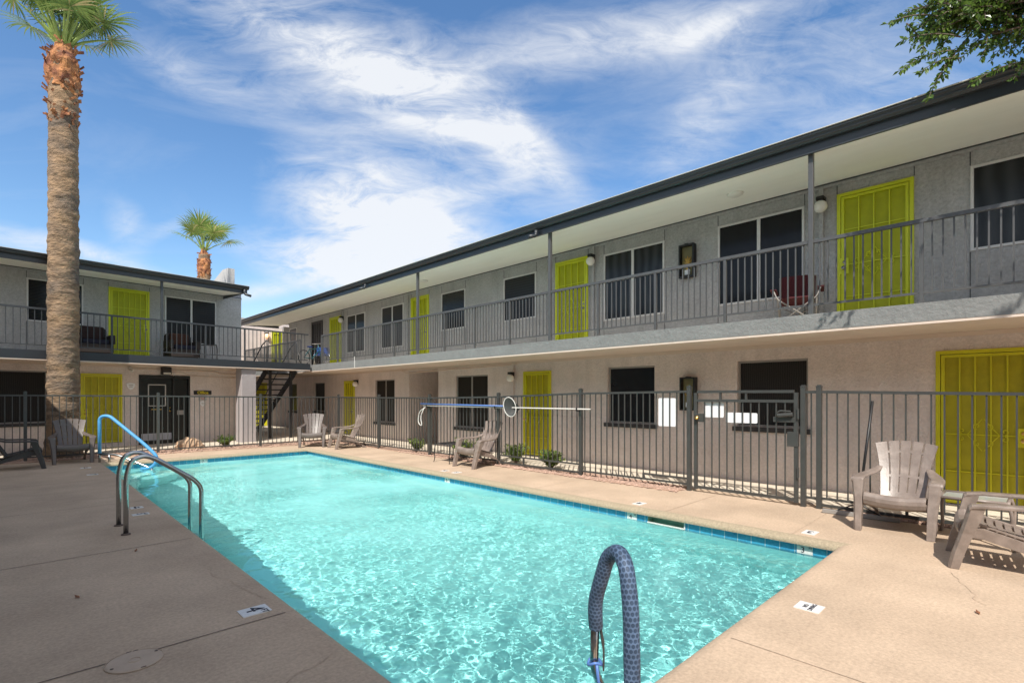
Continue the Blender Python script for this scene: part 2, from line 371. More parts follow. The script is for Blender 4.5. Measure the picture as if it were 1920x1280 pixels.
def arc(pts, rad, seg=6):
    """polyline with rounded corners"""
    pts = [Vector(p) for p in pts]; out = [pts[0]]
    for i in range(1, len(pts) - 1):
        a, b, c = pts[i - 1], pts[i], pts[i + 1]; r = min(rad, (a - b).length * .49, (c - b).length * .49)
        p, q = b + (a - b).normalized() * r, b + (c - b).normalized() * r
        for k in range(seg + 1):
            t = k / seg; out.append(p * (1 - t) ** 2 + b * 2 * t * (1 - t) + q * t * t)
    out.append(pts[-1]); return out
def tag(o, label=None, cat=None, group=None, kind=None):
    if label: o['label'] = label
    if cat: o['category'] = cat
    if group: o['group'] = group
    if kind: o['kind'] = kind
    return o
def thing(name, label, cat, loc=(0, 0, 0), rz=0., group=None):
    o = bpy.data.objects.new(name, None); COL.objects.link(o); o.location = loc; o.rotation_euler = (0, 0, rz)
    o.empty_display_size = .2
    return tag(o, label, cat, group)
def children(o): return [c for c in bpy.data.objects if c.parent == o]
def dup(o, loc, rz, label=None, parent=None, group=None, swap=None):
    c = o.copy(); COL.objects.link(c)
    if parent is None: c.location = loc; c.rotation_euler = (0, 0, rz)
    else: c.parent = parent
    if label: c['label'] = label
    if group: c['group'] = group
    if swap and c.type == 'MESH':
        c.data = c.data.copy()
        for i, m in enumerate(c.data.materials):
            if m == swap[0]: c.data.materials[i] = swap[1]
    for k in children(o): dup(k, None, None, None, c, None, swap)
    return c
def struct(o): o['kind'] = 'structure'; return o
def text(name, body, size, m, parent=None, loc=(0, 0, 0), mtx=None, ext=.002, bold=0.):
    cu = bpy.data.curves.new(name, 'FONT'); cu.body = body; cu.size = size; cu.extrude = ext; cu.offset = bold
    cu.align_x = 'CENTER'; cu.align_y = 'CENTER'; cu.resolution_u = 3
    t = bpy.data.objects.new(name + '_curve', cu); COL.objects.link(t)
    dg = bpy.context.evaluated_depsgraph_get(); me = bpy.data.meshes.new_from_object(t.evaluated_get(dg))
    bpy.data.objects.remove(t); bpy.data.curves.remove(cu)
    me.name = name; me.materials.clear(); me.materials.append(M[m])
    o = bpy.data.objects.new(name, me); COL.objects.link(o); o.parent = parent
    if mtx is not None: o.matrix_local = Matrix.Translation(loc) @ mtx.to_4x4()
    else: o.location = loc
    return o
def axes(x, y):            # rotation whose local x, y are the given vectors
    x = Vector(x).normalized(); y = Vector(y).normalized(); z = x.cross(y)
    return Matrix((x, y, z)).transposed()

# ------------------------------------------------------------------ ground, deck, pool
PX0, PX1, PY0, PY1 = 1.47, 5.98, 1.47, 14.52
WZ = -.17
def ring_sheet(name, x0, x1, y0, y1, z, m, hx0, hx1, hy0, hy1):
    b = MB()
    xs = [x0, hx0, hx1, x1]; ys = [y0, hy0, hy1, y1]
    for i in range(3):
        for j in range(3):
            if i == 1 and j == 1: continue
            b.quad((xs[i], ys[j], z), (xs[i + 1], ys[j], z), (xs[i + 1], ys[j + 1], z), (xs[i], ys[j + 1], z))
    return struct(b.build(name, m))
ring_sheet('ground', -400, 400, -400, 400, -.03, 'earth', PX0 - .05, PX1 + .05, PY0 - .05, PY1 + .05)
CO = .11
TR = .05
ring_sheet('pool_deck', -9, 7.98, -9, 16.0, 0., 'deck', PX0 - CO, PX1 + CO, PY0 - CO, PY1 + CO)
b = MB()                                               # walkways in front of the ground-floor doors
b.box(7.95, 9.3, -9, 26.4, -.02, .012); b.box(-9, 7.95, 17.05, 26.4, -.02, .012)
struct(b.build('walkway', 'walk'))
def rect(off, z): return [(PX0 - off, PY0 - off, z), (PX1 + off, PY0 - off, z), (PX1 + off, PY1 + off, z), (PX0 - off, PY1 + off, z)]
b = MB()                                               # bull-nosed coping
prof = [(CO, 0.)] + [(CO * math.cos(a), -.055 + .055 * math.sin(a)) for a in [R(80), R(60), R(40), R(20), R(0)]]
prof = [(CO, 0.)] + [(.0 + (CO) * (1 - math.sin(t)), -.06 * (1 - math.cos(t))) for t in [R(15), R(30), R(45), R(60), R(75), R(90)]] + [(.0, -.075), (TR, -.078)]
b.loft([rect(o, z) for o, z in prof], cap=False)
b.mi = [1 if i % 4 in (0, 3) else 0 for i in range(len(b.f))]
struct(b.build('pool_coping', ['coping', 'deck'], smooth=False))
b = MB()                                               # waterline tiles with the skimmer mouth left open
SY0, SY1 = 3.13, 3.66
t = TR; zt, zb = -.0775, -.24
q = rect(t, 0)
for i in (0, 2, 3):
    a, c = q[i], q[(i + 1) % 4]; b.quad((a[0], a[1], zb), (c[0], c[1], zb), (c[0], c[1], zt), (a[0], a[1], zt))
for y0, y1 in ((PY0 - t, SY0), (SY1, PY1 + t)): b.quad((PX1 + t, y0, zb), (PX1 + t, y1, zb), (PX1 + t, y1, zt), (PX1 + t, y0, zt))
struct(b.build('pool_tile_band', 'tile'))
b = MB()                                               # plastered shell, shallow near the camera
def zf(y): return -1.05 - .9 * min(1, max(0, (y - 3.5) / 9.))
YS = [PY0 - t] + [PY0 + (PY1 - PY0) * k / 12 for k in range(1, 12)] + [PY1 + t]
X0, X1 = PX0 - t, PX1 + t
for i in range(12):
    y0, y1 = YS[i], YS[i + 1]
    b.quad((X0, y0, zf(y0)), (X1, y0, zf(y0)), (X1, y1, zf(y1)), (X0, y1, zf(y1)))
    b.quad((X0, y0, zb), (X0, y1, zb), (X0, y1, zf(y1)), (X0, y0, zf(y0)))
    b.quad((X1, y0, zb), (X1, y1, zb), (X1, y1, zf(y1)), (X1, y0, zf(y0)))
b.quad((X0, YS[0], zb), (X1, YS[0], zb), (X1, YS[0], zf(0)), (X0, YS[0], zf(0)))
b.quad((X0, YS[-1], zb), (X1, YS[-1], zb), (X1, YS[-1], zf(20)), (X0, YS[-1], zf(20)))
shell = struct(b.build('pool_shell', 'plaster')); shell.cycles.is_caustics_receiver = True
b = MB()                                               # entry steps in the far left corner
for k, (dx, dz) in enumerate(((1.5, -.36), (1.15, -.62), (.8, -.88))):
    pts = [(X0, PY1)] + [(X0 + dx * math.sin(R(a)) , PY1 - dx * math.cos(R(a))) for a in range(0, 91, 10)]
st = MB()
for dx, z1, z0 in ((.75, -.38, -1.9), (1.1, -.66, -1.9), (1.45, -.94, -1.9)):
    poly = [(X0, PY1 + t)] + [(X0 + dx * math.sin(R(a)), PY1 + t - dx * math.cos(R(a))) for a in range(0, 91, 9)]
    st.prism(poly, z1 - z0, o=z0)
steps = struct(st.build('pool_steps', 'plaster')); steps.cycles.is_caustics_receiver = True
def make_water():
    nx, ny = 280, 800; v = []; f = []
    for j in range(ny + 1):
        y = Y0w + (Y1w - Y0w) * j / ny
        for i in range(nx + 1):
            x = X0 + (X1 - X0) * i / nx
            p = Vector((x, y, 0))
            k = max(0., 1 - max(0., y - 2.5) / 5.5) ** 1.2          # the return jets chop up the shallow end more than the deep end
            z = .0034 * noise.noise(p * 3.6) + (.0011 + .0019 * k) * noise.noise(p * 8.2 + Vector((3, 7, 1))) + (.0007 + .0025 * k) * noise.noise(p * 15. + Vector((9, 1, 4))) + .0011 * k * noise.noise(p * 23.)
            z += .012 * noise.noise(Vector((x * .7, y * .55, 8)))
            e = min(x - X0, X1 - x, y - Y0w, Y1w - y)
            v.append((x, y, WZ + z * min(1., .35 + e * 3)))
    for j in range(ny):
        for i in range(nx):
            a = j * (nx + 1) + i; f.append((a, a + 1, a + nx + 2, a + nx + 1))
    b = MB(); b.add(v, f); o = b.build('water', 'water', smooth=True, fix=False)
    o.cycles.is_caustics_caster = True
    return struct(o)
Y0w, Y1w = PY0 - t, PY1 + t
make_water()
# saw cuts and cracks in the deck: thin strips of dirt
b = MB()
def cut(x0, y0, x1, y1, w=.008, bb=None, z=.004):
    d = Vector((x1 - x0, y1 - y0, 0)).normalized(); n = Vector((-d.y, d.x, 0)) * w / 2
    (bb or b).quad(Vector((x0, y0, z)) - n, Vector((x1, y1, z)) - n, Vector((x1, y1, z)) + n, Vector((x0, y0, z)) + n)
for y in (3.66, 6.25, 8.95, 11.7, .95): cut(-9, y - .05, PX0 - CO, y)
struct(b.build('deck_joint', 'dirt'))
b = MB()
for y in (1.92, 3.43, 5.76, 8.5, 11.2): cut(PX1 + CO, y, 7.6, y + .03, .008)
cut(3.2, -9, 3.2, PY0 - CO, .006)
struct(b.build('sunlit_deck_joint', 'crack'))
b = MB()
def crack(x, y, a, n, step=.05, w=.004):
    for k in range(n):
        a2 = a + random.uniform(-.55, .55); nx_, ny_ = x + step * math.cos(a2), y + step * math.sin(a2)
        if not (PX0 - .1 < nx_ < PX1 + .1 and PY0 - .1 < ny_ < PY1 + .1): cut(x, y, nx_, ny_, w * random.uniform(.5, 1.3), b, .0035)
        x, y = nx_, ny_
for c in ((1.22, 5.2, 4.9, 26), (.2, 6.4, .2, 20), (.1, 7.6, -.2, 22), (.0, 9.8, .1, 22), (.2, 12.2, -.1, 20), (1.35, 2.9, 3.4, 14),
          (5.0, .3, .3, 16), (6.4, 5.0, -.2, 14), (6.5, 3.2, 1.9, 10)): crack(*c)
struct(b.build('deck_crack', 'crack'))
# gravel beds
b = MB()
b.box(7.42, 7.95, 4.02, 15.9, -.01, .018); b.box(7.62, 7.95, -9, 1.8, -.01, .016)
b.box(-9, 7.95, 15.75, 17.05, -.01, .018)
bed = b.build('gravel_bed', 'gravel'); struct(bed)
b = MB()
def pebble(x, y, z, r):
    q = [Vector((random.uniform(.7, 1.2) * r * math.cos(a) * 1.0, random.uniform(.7, 1.2) * r * math.sin(a), 0)) for a in [k * 2 * math.pi / 6 for k in range(6)]]
    c = Vector((x, y, z)); top = [c + p * .55 + Vector((0, 0, r * random.uniform(.5, .9))) for p in q]; mid = [c + p for p in q]
    k = len(b.v); b.v += [tuple(p) for p in mid + top]; b.f += [tuple(k + i for i in (i, (i + 1) % 6, 6 + (i + 1) % 6, 6 + i)) for i in range(6)] + [tuple(k + 6 + i for i in range(6))]
    b.mi += [0] * 7
for _ in range(5200):
    k = random.random()
    if k < .50: pebble(random.uniform(7.38, 7.9), random.uniform(3.98, 12.), .012, random.uniform(.012, .03))
    elif k < .66: pebble(random.uniform(7.6, 7.95), random.uniform(-.5, 1.82), .012, random.uniform(.01, .026))
    else: pebble(random.uniform(-1., 7.9), random.uniform(15.7, 17.05), .012, random.uniform(.016, .036))
tag(b.build('gravel_stones', 'stone', fix=False), 'loose pinkish gravel along the foot of the pool fence', 'gravel', kind='stuff')

# ------------------------------------------------------------------ two-storey wings
def wall_face(mb, x0, x1, z0, z1, y, holes, depth=.13, mi=None):
    xs = sorted({x0, x1} | {h[0] for h in holes} | {h[1] for h in holes}); zs = sorted({z0, z1} | {h[2] for h in holes} | {h[3] for h in holes})
    xs = [x for x in xs if x0 <= x <= x1]; zs = [z for z in zs if z0 <= z <= z1]
    for i in range(len(xs) - 1):
        for j in range(len(zs) - 1):
            cx, cz = (xs[i] + xs[i + 1]) / 2, (zs[j] + zs[j + 1]) / 2
            if any(h[0] < cx < h[1] and h[2] < cz < h[3] for h in holes): continue
            mb.quad((xs[i], y, zs[j]), (xs[i + 1], y, zs[j]), (xs[i + 1], y, zs[j + 1]), (xs[i], y, zs[j + 1]), mi)
    for a, c, e, g in holes:
        d = y + depth
        mb.quad((a, y, e), (a, d, e), (a, d, g), (a, y, g), mi); mb.quad((c, y, e), (c, y, g), (c, d, g), (c, d, e), mi)
        mb.quad((a, y, g), (a, d, g), (c, d, g), (c, y, g), mi); mb.quad((a, y, e), (c, y, e), (c, d, e), (a, d, e), mi)
def slat_mat(name, a, b, axis, scale, rough):
    m = bpy.data.materials.new(name); m.use_nodes = True; nt = m.node_tree; N = nt.nodes; p = N['Principled BSDF']; p.inputs['Roughness'].default_value = rough; p.inputs['Specular IOR Level'].default_value = .3
    tc = N.new('ShaderNodeTexCoord'); w = N.new('ShaderNodeTexWave'); w.wave_type = 'BANDS'; w.bands_direction = axis; w.inputs['Scale'].default_value = scale
    w.inputs['Distortion'].default_value = .0 if axis == 'Z' else 3.5; w.inputs['Detail Scale'].default_value = .6; nt.links.new(tc.outputs['Object'], w.inputs[0])
    mx = N.new('ShaderNodeMix'); mx.data_type = 'RGBA'; nt.links.new(w.outputs['Fac'], mx.inputs['Factor']); mx.inputs['A'].default_value = (*a, 1); mx.inputs['B'].default_value = (*b, 1)
    nt.links.new(mx.outputs['Result'], p.inputs['Base Color']); return m
PANES = [M['pane2'], slat_mat('pane_with_blinds', (.006, .007, .008), (.026, .027, .029), 'Z', 8., .2), slat_mat('pane_with_curtain', (.010, .012, .014), (.034, .038, .042), 'X', 1.6, .2), slat_mat('pane_with_wide_blinds', (.010, .010, .010), (.020, .021, .023), 'Z', 5., .3)]
LOWPANES = [M['glass'], mat('brown_sun_screen', (.022, .019, .016), .7, .12, 40., spec=.2), slat_mat('screen_with_blinds', (.010, .009, .009), (.024, .021, .020), 'X', 9., .6)]
wcount = [0]
def window(root, x0, x1, z0, z1, y, upper, split=None):
    f = MB(); w = .035
    if upper:
        ya, yb = y - .022, y + .05; fm = 'white'
    else:
        ya, yb = y + .05, y + .10; fm = 'greyframe'
    f.box(x0, x0 + w, ya, yb, z0, z1); f.box(x1 - w, x1, ya, yb, z0, z1)
    f.box(x0 + w, x1 - w, ya, yb, z1 - w, z1); f.box(x0 + w, x1 - w, ya, yb, z0, z0 + w)
    if split:
        for s in split:
            c = x0 + (x1 - x0) * s; f.box(c - .028, c + .028, ya + .003, yb, z0 + w, z1 - w)
    o = f.build('window', fm, root, bevel=.004)
    p = MB(); p.quad((x0 + w, ya + .018, z0 + w), (x1 - w, ya + .018, z0 + w), (x1 - w, ya + .018, z1 - w), (x0 + w, ya + .018, z1 - w))
    wcount[0] += 1; pl = (PANES if upper else LOWPANES); p.build('pane', pl[(wcount[0] * 7 // 3) % len(pl)], o)
    if not upper:
        s = MB(); s.box(x0 - .07, x1 + .06, y - .05, y + .06, z0 - .085, z0 - .002); s.build('sill', 'sill', o, bevel=.006)
    return o
def spiral(c, r0, a0, turns, sx, n=14):
    return [(c[0] + sx * r0 * (1 - .75 * k / n) * math.cos(a0 + turns * 2 * math.pi * k / n), c[2], c[1] + r0 * (1 - .75 * k / n) * math.sin(a0 + turns * 2 * math.pi * k / n)) for k in range(n + 1)]
def door(root, x0, x1, z0, z1, y, lock=-1, scroll=True, nbar=4, metal='steel', dark=False):
    A, B = ('black', 'black') if dark else ('lime', 'limed') if z0 > 2 else ('ochre', 'ochred')
    f = MB(); w = .05                                   # jamb, then the leaf of the security door with its mesh
    f.box(x0, x0 + w, y - .03, y + .06, z0, z1); f.box(x1 - w, x1, y - .03, y + .06, z0, z1); f.box(x0 + w, x1 - w, y - .03, y + .06, z1 - w, z1)
    a, c, e, g = x0 + w + .008, x1 - w - .008, z0 + .015, z1 - w - .008
    d = f.build('door', A, root, bevel=.004)
    p = MB(); p.box(a, c, y + .012, y + .04, e, g); p.build('mesh_panel', B, d)
    gr = MB(); k = .038; y0, y1 = y - .022, y + .010
    gr.box(a, a + k, y0, y1, e, g); gr.box(c - k, c, y0, y1, e, g); gr.box(a + k, c - k, y0, y1, g - k, g); gr.box(a + k, c - k, y0, y1, e, e + k)
    for i in range(1, nbar):
        xx = a + k + (c - a - 2 * k) * i / nbar; gr.box(xx - .008, xx + .008, y - .016, y + .004, e + k, g - k)
    for s in (.26, .535, .785):
        zz = g - (g - e) * s; gr.box(a + k, c - k, y - .010, y - .001, zz - .007, zz + .007)
    gr.build('grille', A, d)
    if scroll:
        s = MB(); cx, cz = (a + c) / 2, g - (g - e) * .535; yy = y - .019
        for sx in (-1, 1):
            for sz in (-1, 1):
                s.tube(spiral((cx + sx * .06, cz + sz * .115, yy), .045, R(-90) * sz, .95 * sz, sx), .0055, 5)
                s.tube(spiral((cx + sx * .21, cz + sz * .05, yy), .040, R(-90) * sz, .95 * sz, sx), .0055, 5)
                s.tube([(cx + sx * .01, yy, cz + sz * .21), (cx + sx * .09, yy, cz + sz * .09), (cx + sx * .16, yy, cz)], .005, 5)
        s.build('scrollwork', A, d)
    if not dark:
        lx = a + .045 if lock < 0 else c - .045; lz = e + (g - e) * .46
        l = MB(); l.box(lx - .055, lx + .055, y - .030, y - .0225, lz - .13, lz + .11); pl = l.build('lock_plate', A, d, bevel=.003)
        h = MB()
        h.lathe([(.0, 0), (.026, .0), (.026, .012), (.012, .02), (.012, .04), (.028, .05), (.026, .075), (0, .08)], 12, (lx, y - .031 - .08, lz - .045), axis='y')
        h.build('handle', metal, d, smooth=True)
        h = MB(); h.lathe([(0, 0), (.022, .004), (.024, .018), (0, .018)], 12, (lx, y - .031 - .018, lz + .05), axis='y'); h.build('deadbolt', metal, d, smooth=True)
    return d
ZS0, ZS1 = 2.355, 2.57            # slab
ZE = 4.70                         # eave underside
def wing(root, x0, x1, wy, ups, lows, slab_mat, floor0=-.1, back=9., gut=True, roofx=None, slabx=None, joints=True, roof_posts=(), lower_mat='lower', downs=()):
    uh = [(a, c, e, g) for k, a, c, e, g, *_ in ups]; lh = [(a, c, e, g) for k, a, c, e, g, *_ in lows]
    m = MB(); wall_face(m, x0, x1, ZS1, ZE + .13, wy, uh)
    m.quad((x0, wy, ZS1), (x0, wy, ZE + .3), (x0, wy + back, ZE + .3), (x0, wy + back, ZS1)); m.quad((x1, wy, ZS1), (x1, wy + back, ZS1), (x1, wy + back, ZE + .3), (x1, wy, ZE + .3))
    m.quad((x0, wy + back, ZS1), (x0, wy + back, ZE + .3), (x1, wy + back, ZE + .3), (x1, wy + back, ZS1))
    m.build('upper_wall', 'upper', root, fix=False)
    m = MB(); wall_face(m, x0, x1, floor0, ZS1, wy, lh)
    m.quad((x0, wy, floor0), (x0, wy, ZS1), (x0, wy + back, ZS1), (x0, wy + back, floor0)); m.quad((x1, wy, floor0), (x1, wy + back, floor0), (x1, wy + back, ZS1), (x1, wy, ZS1))
    m.quad((x0, wy + back, floor0), (x0, wy + back, ZS1), (x1, wy + back, ZS1), (x1, wy + back, floor0))
    m.build('lower_wall', lower_mat, root, fix=False)
    sx0, sx1 = slabx or (x0, x1); rx0, rx1 = roofx or (x0 - .4, x1 + .4)
    m = MB(); y1 = wy - .001                            # balcony slab: face, floor, beige underside
    m.quad((sx0, 0, ZS0), (sx1, 0, ZS0), (sx1, 0, ZS1), (sx0, 0, ZS1), 0); m.quad((sx0, 0, ZS1), (sx1, 0, ZS1), (sx1, y1, ZS1), (sx0, y1, ZS1), 2)
    m.quad((sx0, 0, ZS0), (sx0, y1, ZS0), (sx1, y1, ZS0), (sx1, 0, ZS0), 1)
    for s in (sx0, sx1): m.quad((s, 0, ZS0), (s, y1, ZS0), (s, y1, ZS1), (s, 0, ZS1), 0)
    m.build('balcony_slab', [M[slab_mat], M['beige'], M['walk']], root, fix=False)
    m = MB(); m.box(sx0, sx1, .004, .05, ZS0 - .03, ZS0 - .001); m.box(x0, x1, wy - .022, wy - .002, ZS0 - .06, ZS0 - .002); m.build('slab_trim', 'beige', root)
    m = MB(); m.quad((rx0, -.02, ZE), (rx0, wy + .02, ZE + .115), (rx1, wy + .02, ZE + .115), (rx1, -.02, ZE)); m.build('soffit', 'soffit', root, fix=False)
    m = MB(); m.box(x0, x1, wy - .028, wy - .002, ZE + .045, ZE + .113); m.build('frieze_board', 'upper', root)
    m = MB(); m.box(x0, x1, wy - .036, wy - .0285, ZE + .090, ZE + .112); m.build('dark_trim', 'joint', root)  # dark trim line along the top of the wall
    m = MB(); m.box(rx0, rx1, -.055, -.021, ZE - .035, ZE + .165); m.box(rx0, rx0 + .03, -.02, wy, ZE - .0, ZE + .17); m.box(rx1 - .03, rx1, -.02, wy, ZE, ZE + .17)
    m.build('fascia', 'gutter', root)
    m = MB()                                            # roof: low slope up from the eave
    pr_ = [(-.05, ZE + .166), (wy + 4.5, ZE + .62), (wy + back + .3, ZE + .20), (wy + back + .3, ZE + .13), (wy + 4.5, ZE + .42), (-.02, ZE + .12)]
    m.prism(pr_, rx1 - rx0, plane='yz', o=rx0); m.build('roof', 'roof', root)
    m = MB(); m.box(rx0, rx1, -.185, -.04, ZE + .187, ZE + .196); m.box(rx0, rx1, -.05, .2, ZE + .1965, ZE + .204); m.build('drip_edge', 'drip', root)
    m = MB()
    pr_ = [(-.056, ZE + .186), (-.165, ZE + .186), (-.17, ZE + .158), (-.162, ZE + .146), (-.148, ZE + .138), (-.142, ZE + .112), (-.122, ZE + .098), (-.11, ZE + .085), (-.056, ZE + .085)]
    m.prism(pr_, rx1 - rx0 + .04, plane='yz', o=rx0 - .02); m.build('gutter', 'gutter', root)
    for xd in downs:
        m = MB(); m.tube(arc([(xd, -.12, ZE + .06), (xd, -.12, ZE - .05), (xd - .02, -.30, ZE - .10)], .06), .035, 10); m.build('gutter_spout', 'gutter', root, smooth=True)
    if joints:
        xs = set()
        for k, a, c, e, g, *_ in ups: xs |= {round(a - .002, 3), round(c + .002, 3)}
        for q in sorted(xs):
            if x0 + .1 < q < x1 - .1:
                hit = [h for h in uh if h[0] - .01 <= q <= h[1] + .01]
                m = MB(); m.box(q - .006, q + .006, wy - .003, wy + .001, hit[0][3] + .012, ZE + .05); m.build('panel_joint', 'joint', root)
                if hit[0][2] > ZS1 + .1: m = MB(); m.box(q - .006, q + .006, wy - .003, wy + .001, ZS1, hit[0][2] - .01); m.build('panel_joint', 'joint', root)
    for p in roof_posts:
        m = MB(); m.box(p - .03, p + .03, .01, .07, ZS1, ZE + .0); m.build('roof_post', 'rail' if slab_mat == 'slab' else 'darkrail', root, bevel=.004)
    for lst, up in ((ups, True), (lows, False)):
        for k, a, c, e, g, *o in lst:
            if k == 'w': window(root, a, c, e, g, wy, up, o[0] if o else None)
            elif k == 'd': door(root, a, c, e, g, wy, *(o[0] if o else ()))
def railing(name, label, root, segs, posts, m, z0=ZS1, zt=3.53, yy=.05, sp=.097):
    """segs: list of (x0,x1); one panel between neighbouring posts"""
    t = thing(name, label, 'railing'); t.parent = None
    t.matrix_world = root.matrix_world.copy(); t.location = root.location; t.rotation_euler = root.rotation_euler
    ps = sorted(posts)
    for p in ps:
        q = MB(); q.box(p - .02, p + .02, yy - .02, yy + .02, z0, zt - .0225); q.build('rail_post', m, t)
    for a, c in segs:
        cuts = [a] + [p for p in ps if a < p < c] + [c]
        for i in range(len(cuts) - 1):
            u, v = cuts[i], cuts[i + 1]; q = MB()
            q.box(u, v, yy - .024, yy + .024, zt - .022, zt + .022); q.box(u + .02, v - .02, yy - .013, yy + .013, z0 + .11, z0 + .135)
            n = max(1, round((v - u) / sp))
            for k in range(1, n):
                x = u + (v - u) * k / n; q.box(x - .008, x + .008, yy - .008, yy + .008, z0 + .135, zt - .022)
            q.build('rail_panel', m, t)
    return t
# --- wing on the right of the pool (its local x runs towards the camera)
east = thing('motel_building', 'long two-storey motel wing along the right of the pool, lime doors on both floors', 'building', (7.57, 0, 0), R(-90))
WY = 1.63
S2 = [.5]
U = lambda k, ya, yb, z0, z1, *o: (k, -ya, -yb, z0, z1, *o)
DZ, DT = ZS1 + .01, 4.60
ups = [U('w', 24.2, 23.4, 3.1, 4.55), U('d', 21.78, 20.7, DZ, 4.6, (-1, False, 4, 'steel', True)), U('d', 20.05, 19.05, DZ, DT, (1, False)),
       U('w', 18.55, 17.16, 3.1, 4.52, S2), U('w', 15.98, 14.6, 3.1, 4.52, S2), U('d', 14.15, 13.17, DZ, DT, (1, False)), U('w', 12.52, 11.4, 3.41, 4.52), U('w', 9.81, 8.66, 3.40, 4.52),
       U('d', 8.03, 7.08, DZ, DT, (1, True)), U('w', 6.65, 5.21, 3.10, 4.53, S2), U('w', 4.14, 2.72, 3.11, 4.55, S2), U('d', 2.26, 1.31, DZ, DT, (-1, True)),
       U('w', .71, -.75, 3.42, 4.55, S2), U('d', -1.4, -2.35, DZ, DT)]
D0, D1_ = .03, 2.09
lows = [U('w', 24.25, 23.4, .8, 2.03), U('w', 21.55, 20.53, .84, 2.03), U('d', 18.78, 17.94, D0, 2.05, (1, False)), U('w', 16.45, 15.16, .58, 2.04, S2),
        U('hall', 14.28, 12.69, -.1, 2.27), U('w', 11.85, 10.45, .60, 2.06, [.48]), U('d', 9.09, 8.17, D0, D1_, (-1, True, 4, 'brass')), U('w', 6.56, 5.43, .92, 2.1),
        U('w', 3.8, 2.67, .96, 2.1), U('d', 1.07, .1, D0, 2.11, (1, True, 5, 'brass')), U('w', -1.2, -2.5, .92, 2.1)]
wing(east, -24.31, 9., WY, ups, lows, 'slab', roofx=(-25.6, 9.4), slabx=(-26.3, 9.), roof_posts=(-11.4, -6.79, -2.17, 2.45, 7.0), downs=(-7.02, -13.9))
m = MB()                                                # recessed hallway on the ground floor
a, c = -14.28, -12.69
m.quad((a, WY + .13, -.1), (a, WY + 3.2, -.1), (a, WY + 3.2, 2.27), (a, WY + .13, 2.27)); m.quad((c, WY + .13, -.1), (c, WY + 3.2, -.1), (c, WY + 3.2, 2.27), (c, WY + .13, 2.27))
m.quad((a, WY + .13, 2.27), (c, WY + .13, 2.27), (c, WY + 3.2, 2.27), (a, WY + 3.2, 2.27)); m.quad((a, WY + 3.2, -.1), (c, WY + 3.2, -.1), (c, WY + 3.2, 2.27), (a, WY + 3.2, 2.27))
m.build('hallway', 'lower', east)
m = MB(); m.tube([(-13.9, WY + .05, 2.24), (-12.75, WY - .03, 2.24)], .02, 8); m.tube(arc([(-14.7, WY - .05, 2.32), (-14.3, WY - .05, 2.20), (-12.7, WY - .05, 2.24), (-9.5, WY - .05, 2.27), (-9.3, WY - .04, 2.3)], .1), .012, 6)
m.build('ceiling_pipe', 'beige', east, smooth=True)
for y, z0, z1, mm in ((-9.45, .0, 2.3, 'lower'), (-6.92, ZS1, ZE + .06, 'upper'), (-2.47, ZS1, ZE + .06, 'upper'), (-18.9, ZS1, ZE + .06, 'upper'), (-14.32, ZS1, ZE + .06, 'upper')):
    m = MB(); m.box(y - .03, y + .03, WY - .05, WY - .002, z0, z1); m.build('conduit', mm, east, bevel=.006)
m = MB(); m.box(-14.8, -14.76, -.004, .0, ZS0, ZS1 + .12); m.build('drain_strip', 'plastic', east)
rp = [-(2.17 + 1.155 * k) for k in range(-6, 14)] + [-17.25]
railing('balcony_railing', 'grey upstairs railing of the wing along the right of the pool, sunlit', east, [(-17.25, 8.9)], [p for p in rp if p > -17.3], 'rail')
railing('balcony_railing', 'short pale upstairs railing behind the stairs, near the blue bicycle', east, [(-25.4, -19.0)], [-19.0, -20.2, -21.5, -22.8, -24.1, -25.4], 'rail')

# --- wing across the far end, office downstairs, turned 7 degrees
north = thing('motel_building', 'two-storey motel wing across the far end of the pool with the black office door', 'building', (-.2, 16.9, .03), R(7.18))
NW = 1.65
ups = [('w', .69, 1.86, 3.43, 4.56), ('d', 2.43, 3.44, DZ, 4.61, (1, True, 6)), ('w', 3.85, 5.33, 3.12, 4.56, S2), ('d', -1.3, -.3, DZ, 4.6), ('w', -3.2, -1.9, 3.12, 4.55, S2)]
lows = [('w', -.9, 1.1, .74, 2.12), ('d', 1.80, 2.76, .1, 2.09, (-1, True, 5, 'brass')), ('office', 3.17, 4.55, -.08, 2.09), ('w', -3.2, -1.6, .9, 2.1)]
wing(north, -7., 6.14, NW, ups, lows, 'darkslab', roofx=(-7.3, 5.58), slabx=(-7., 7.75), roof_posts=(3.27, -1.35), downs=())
m = MB(); m.box(5.47, 5.92, .08, .5, -.1, ZS0 - .002); m.build('column', mat('lavender_stucco', (.36, .325, .325), .9, .08, 2, .01, 20), north, bevel=.01)
m = MB(); m.box(6.141, 7.75, NW - .001, 2.2, ZS0, ZS1 - .002); m.build('landing_slab', 'darkslab', north)
m = MB(); m.tube(arc([(5.47, -.12, ZE + .09), (5.47, -.12, ZE - .06), (5.60, -.26, ZE - .12)], .06), .04, 10); m.build('gutter_spout', 'gutter', north, smooth=True)
m = MB(); m.prism([(2.3, ZE + .2), (4.4, ZE + .3), (4.4, 5.3), (2.75, 5.93), (2.3, 5.93)], .22, plane='yz', o=5.98)
m.build('parapet_wall', mat('pale_parapet', (.46, .45, .44), .9, .06, 2, .01, 20), north)
m = MB(); m.tube(arc([(2.95, NW - .03, 2.27), (5.3, NW - .03, 2.25), (5.42, NW - .03, 2.18), (6.1, NW - .03, 2.16)], .1), .016, 6); m.tube(arc([(3.9, NW - .02, 2.19), (4.3, NW - .02, 2.19), (4.6, NW - .02, 2.09), (6.1, NW - .02, 2.06)], .1), .008, 6)
m.build('conduit', 'beige', north, smooth=True)
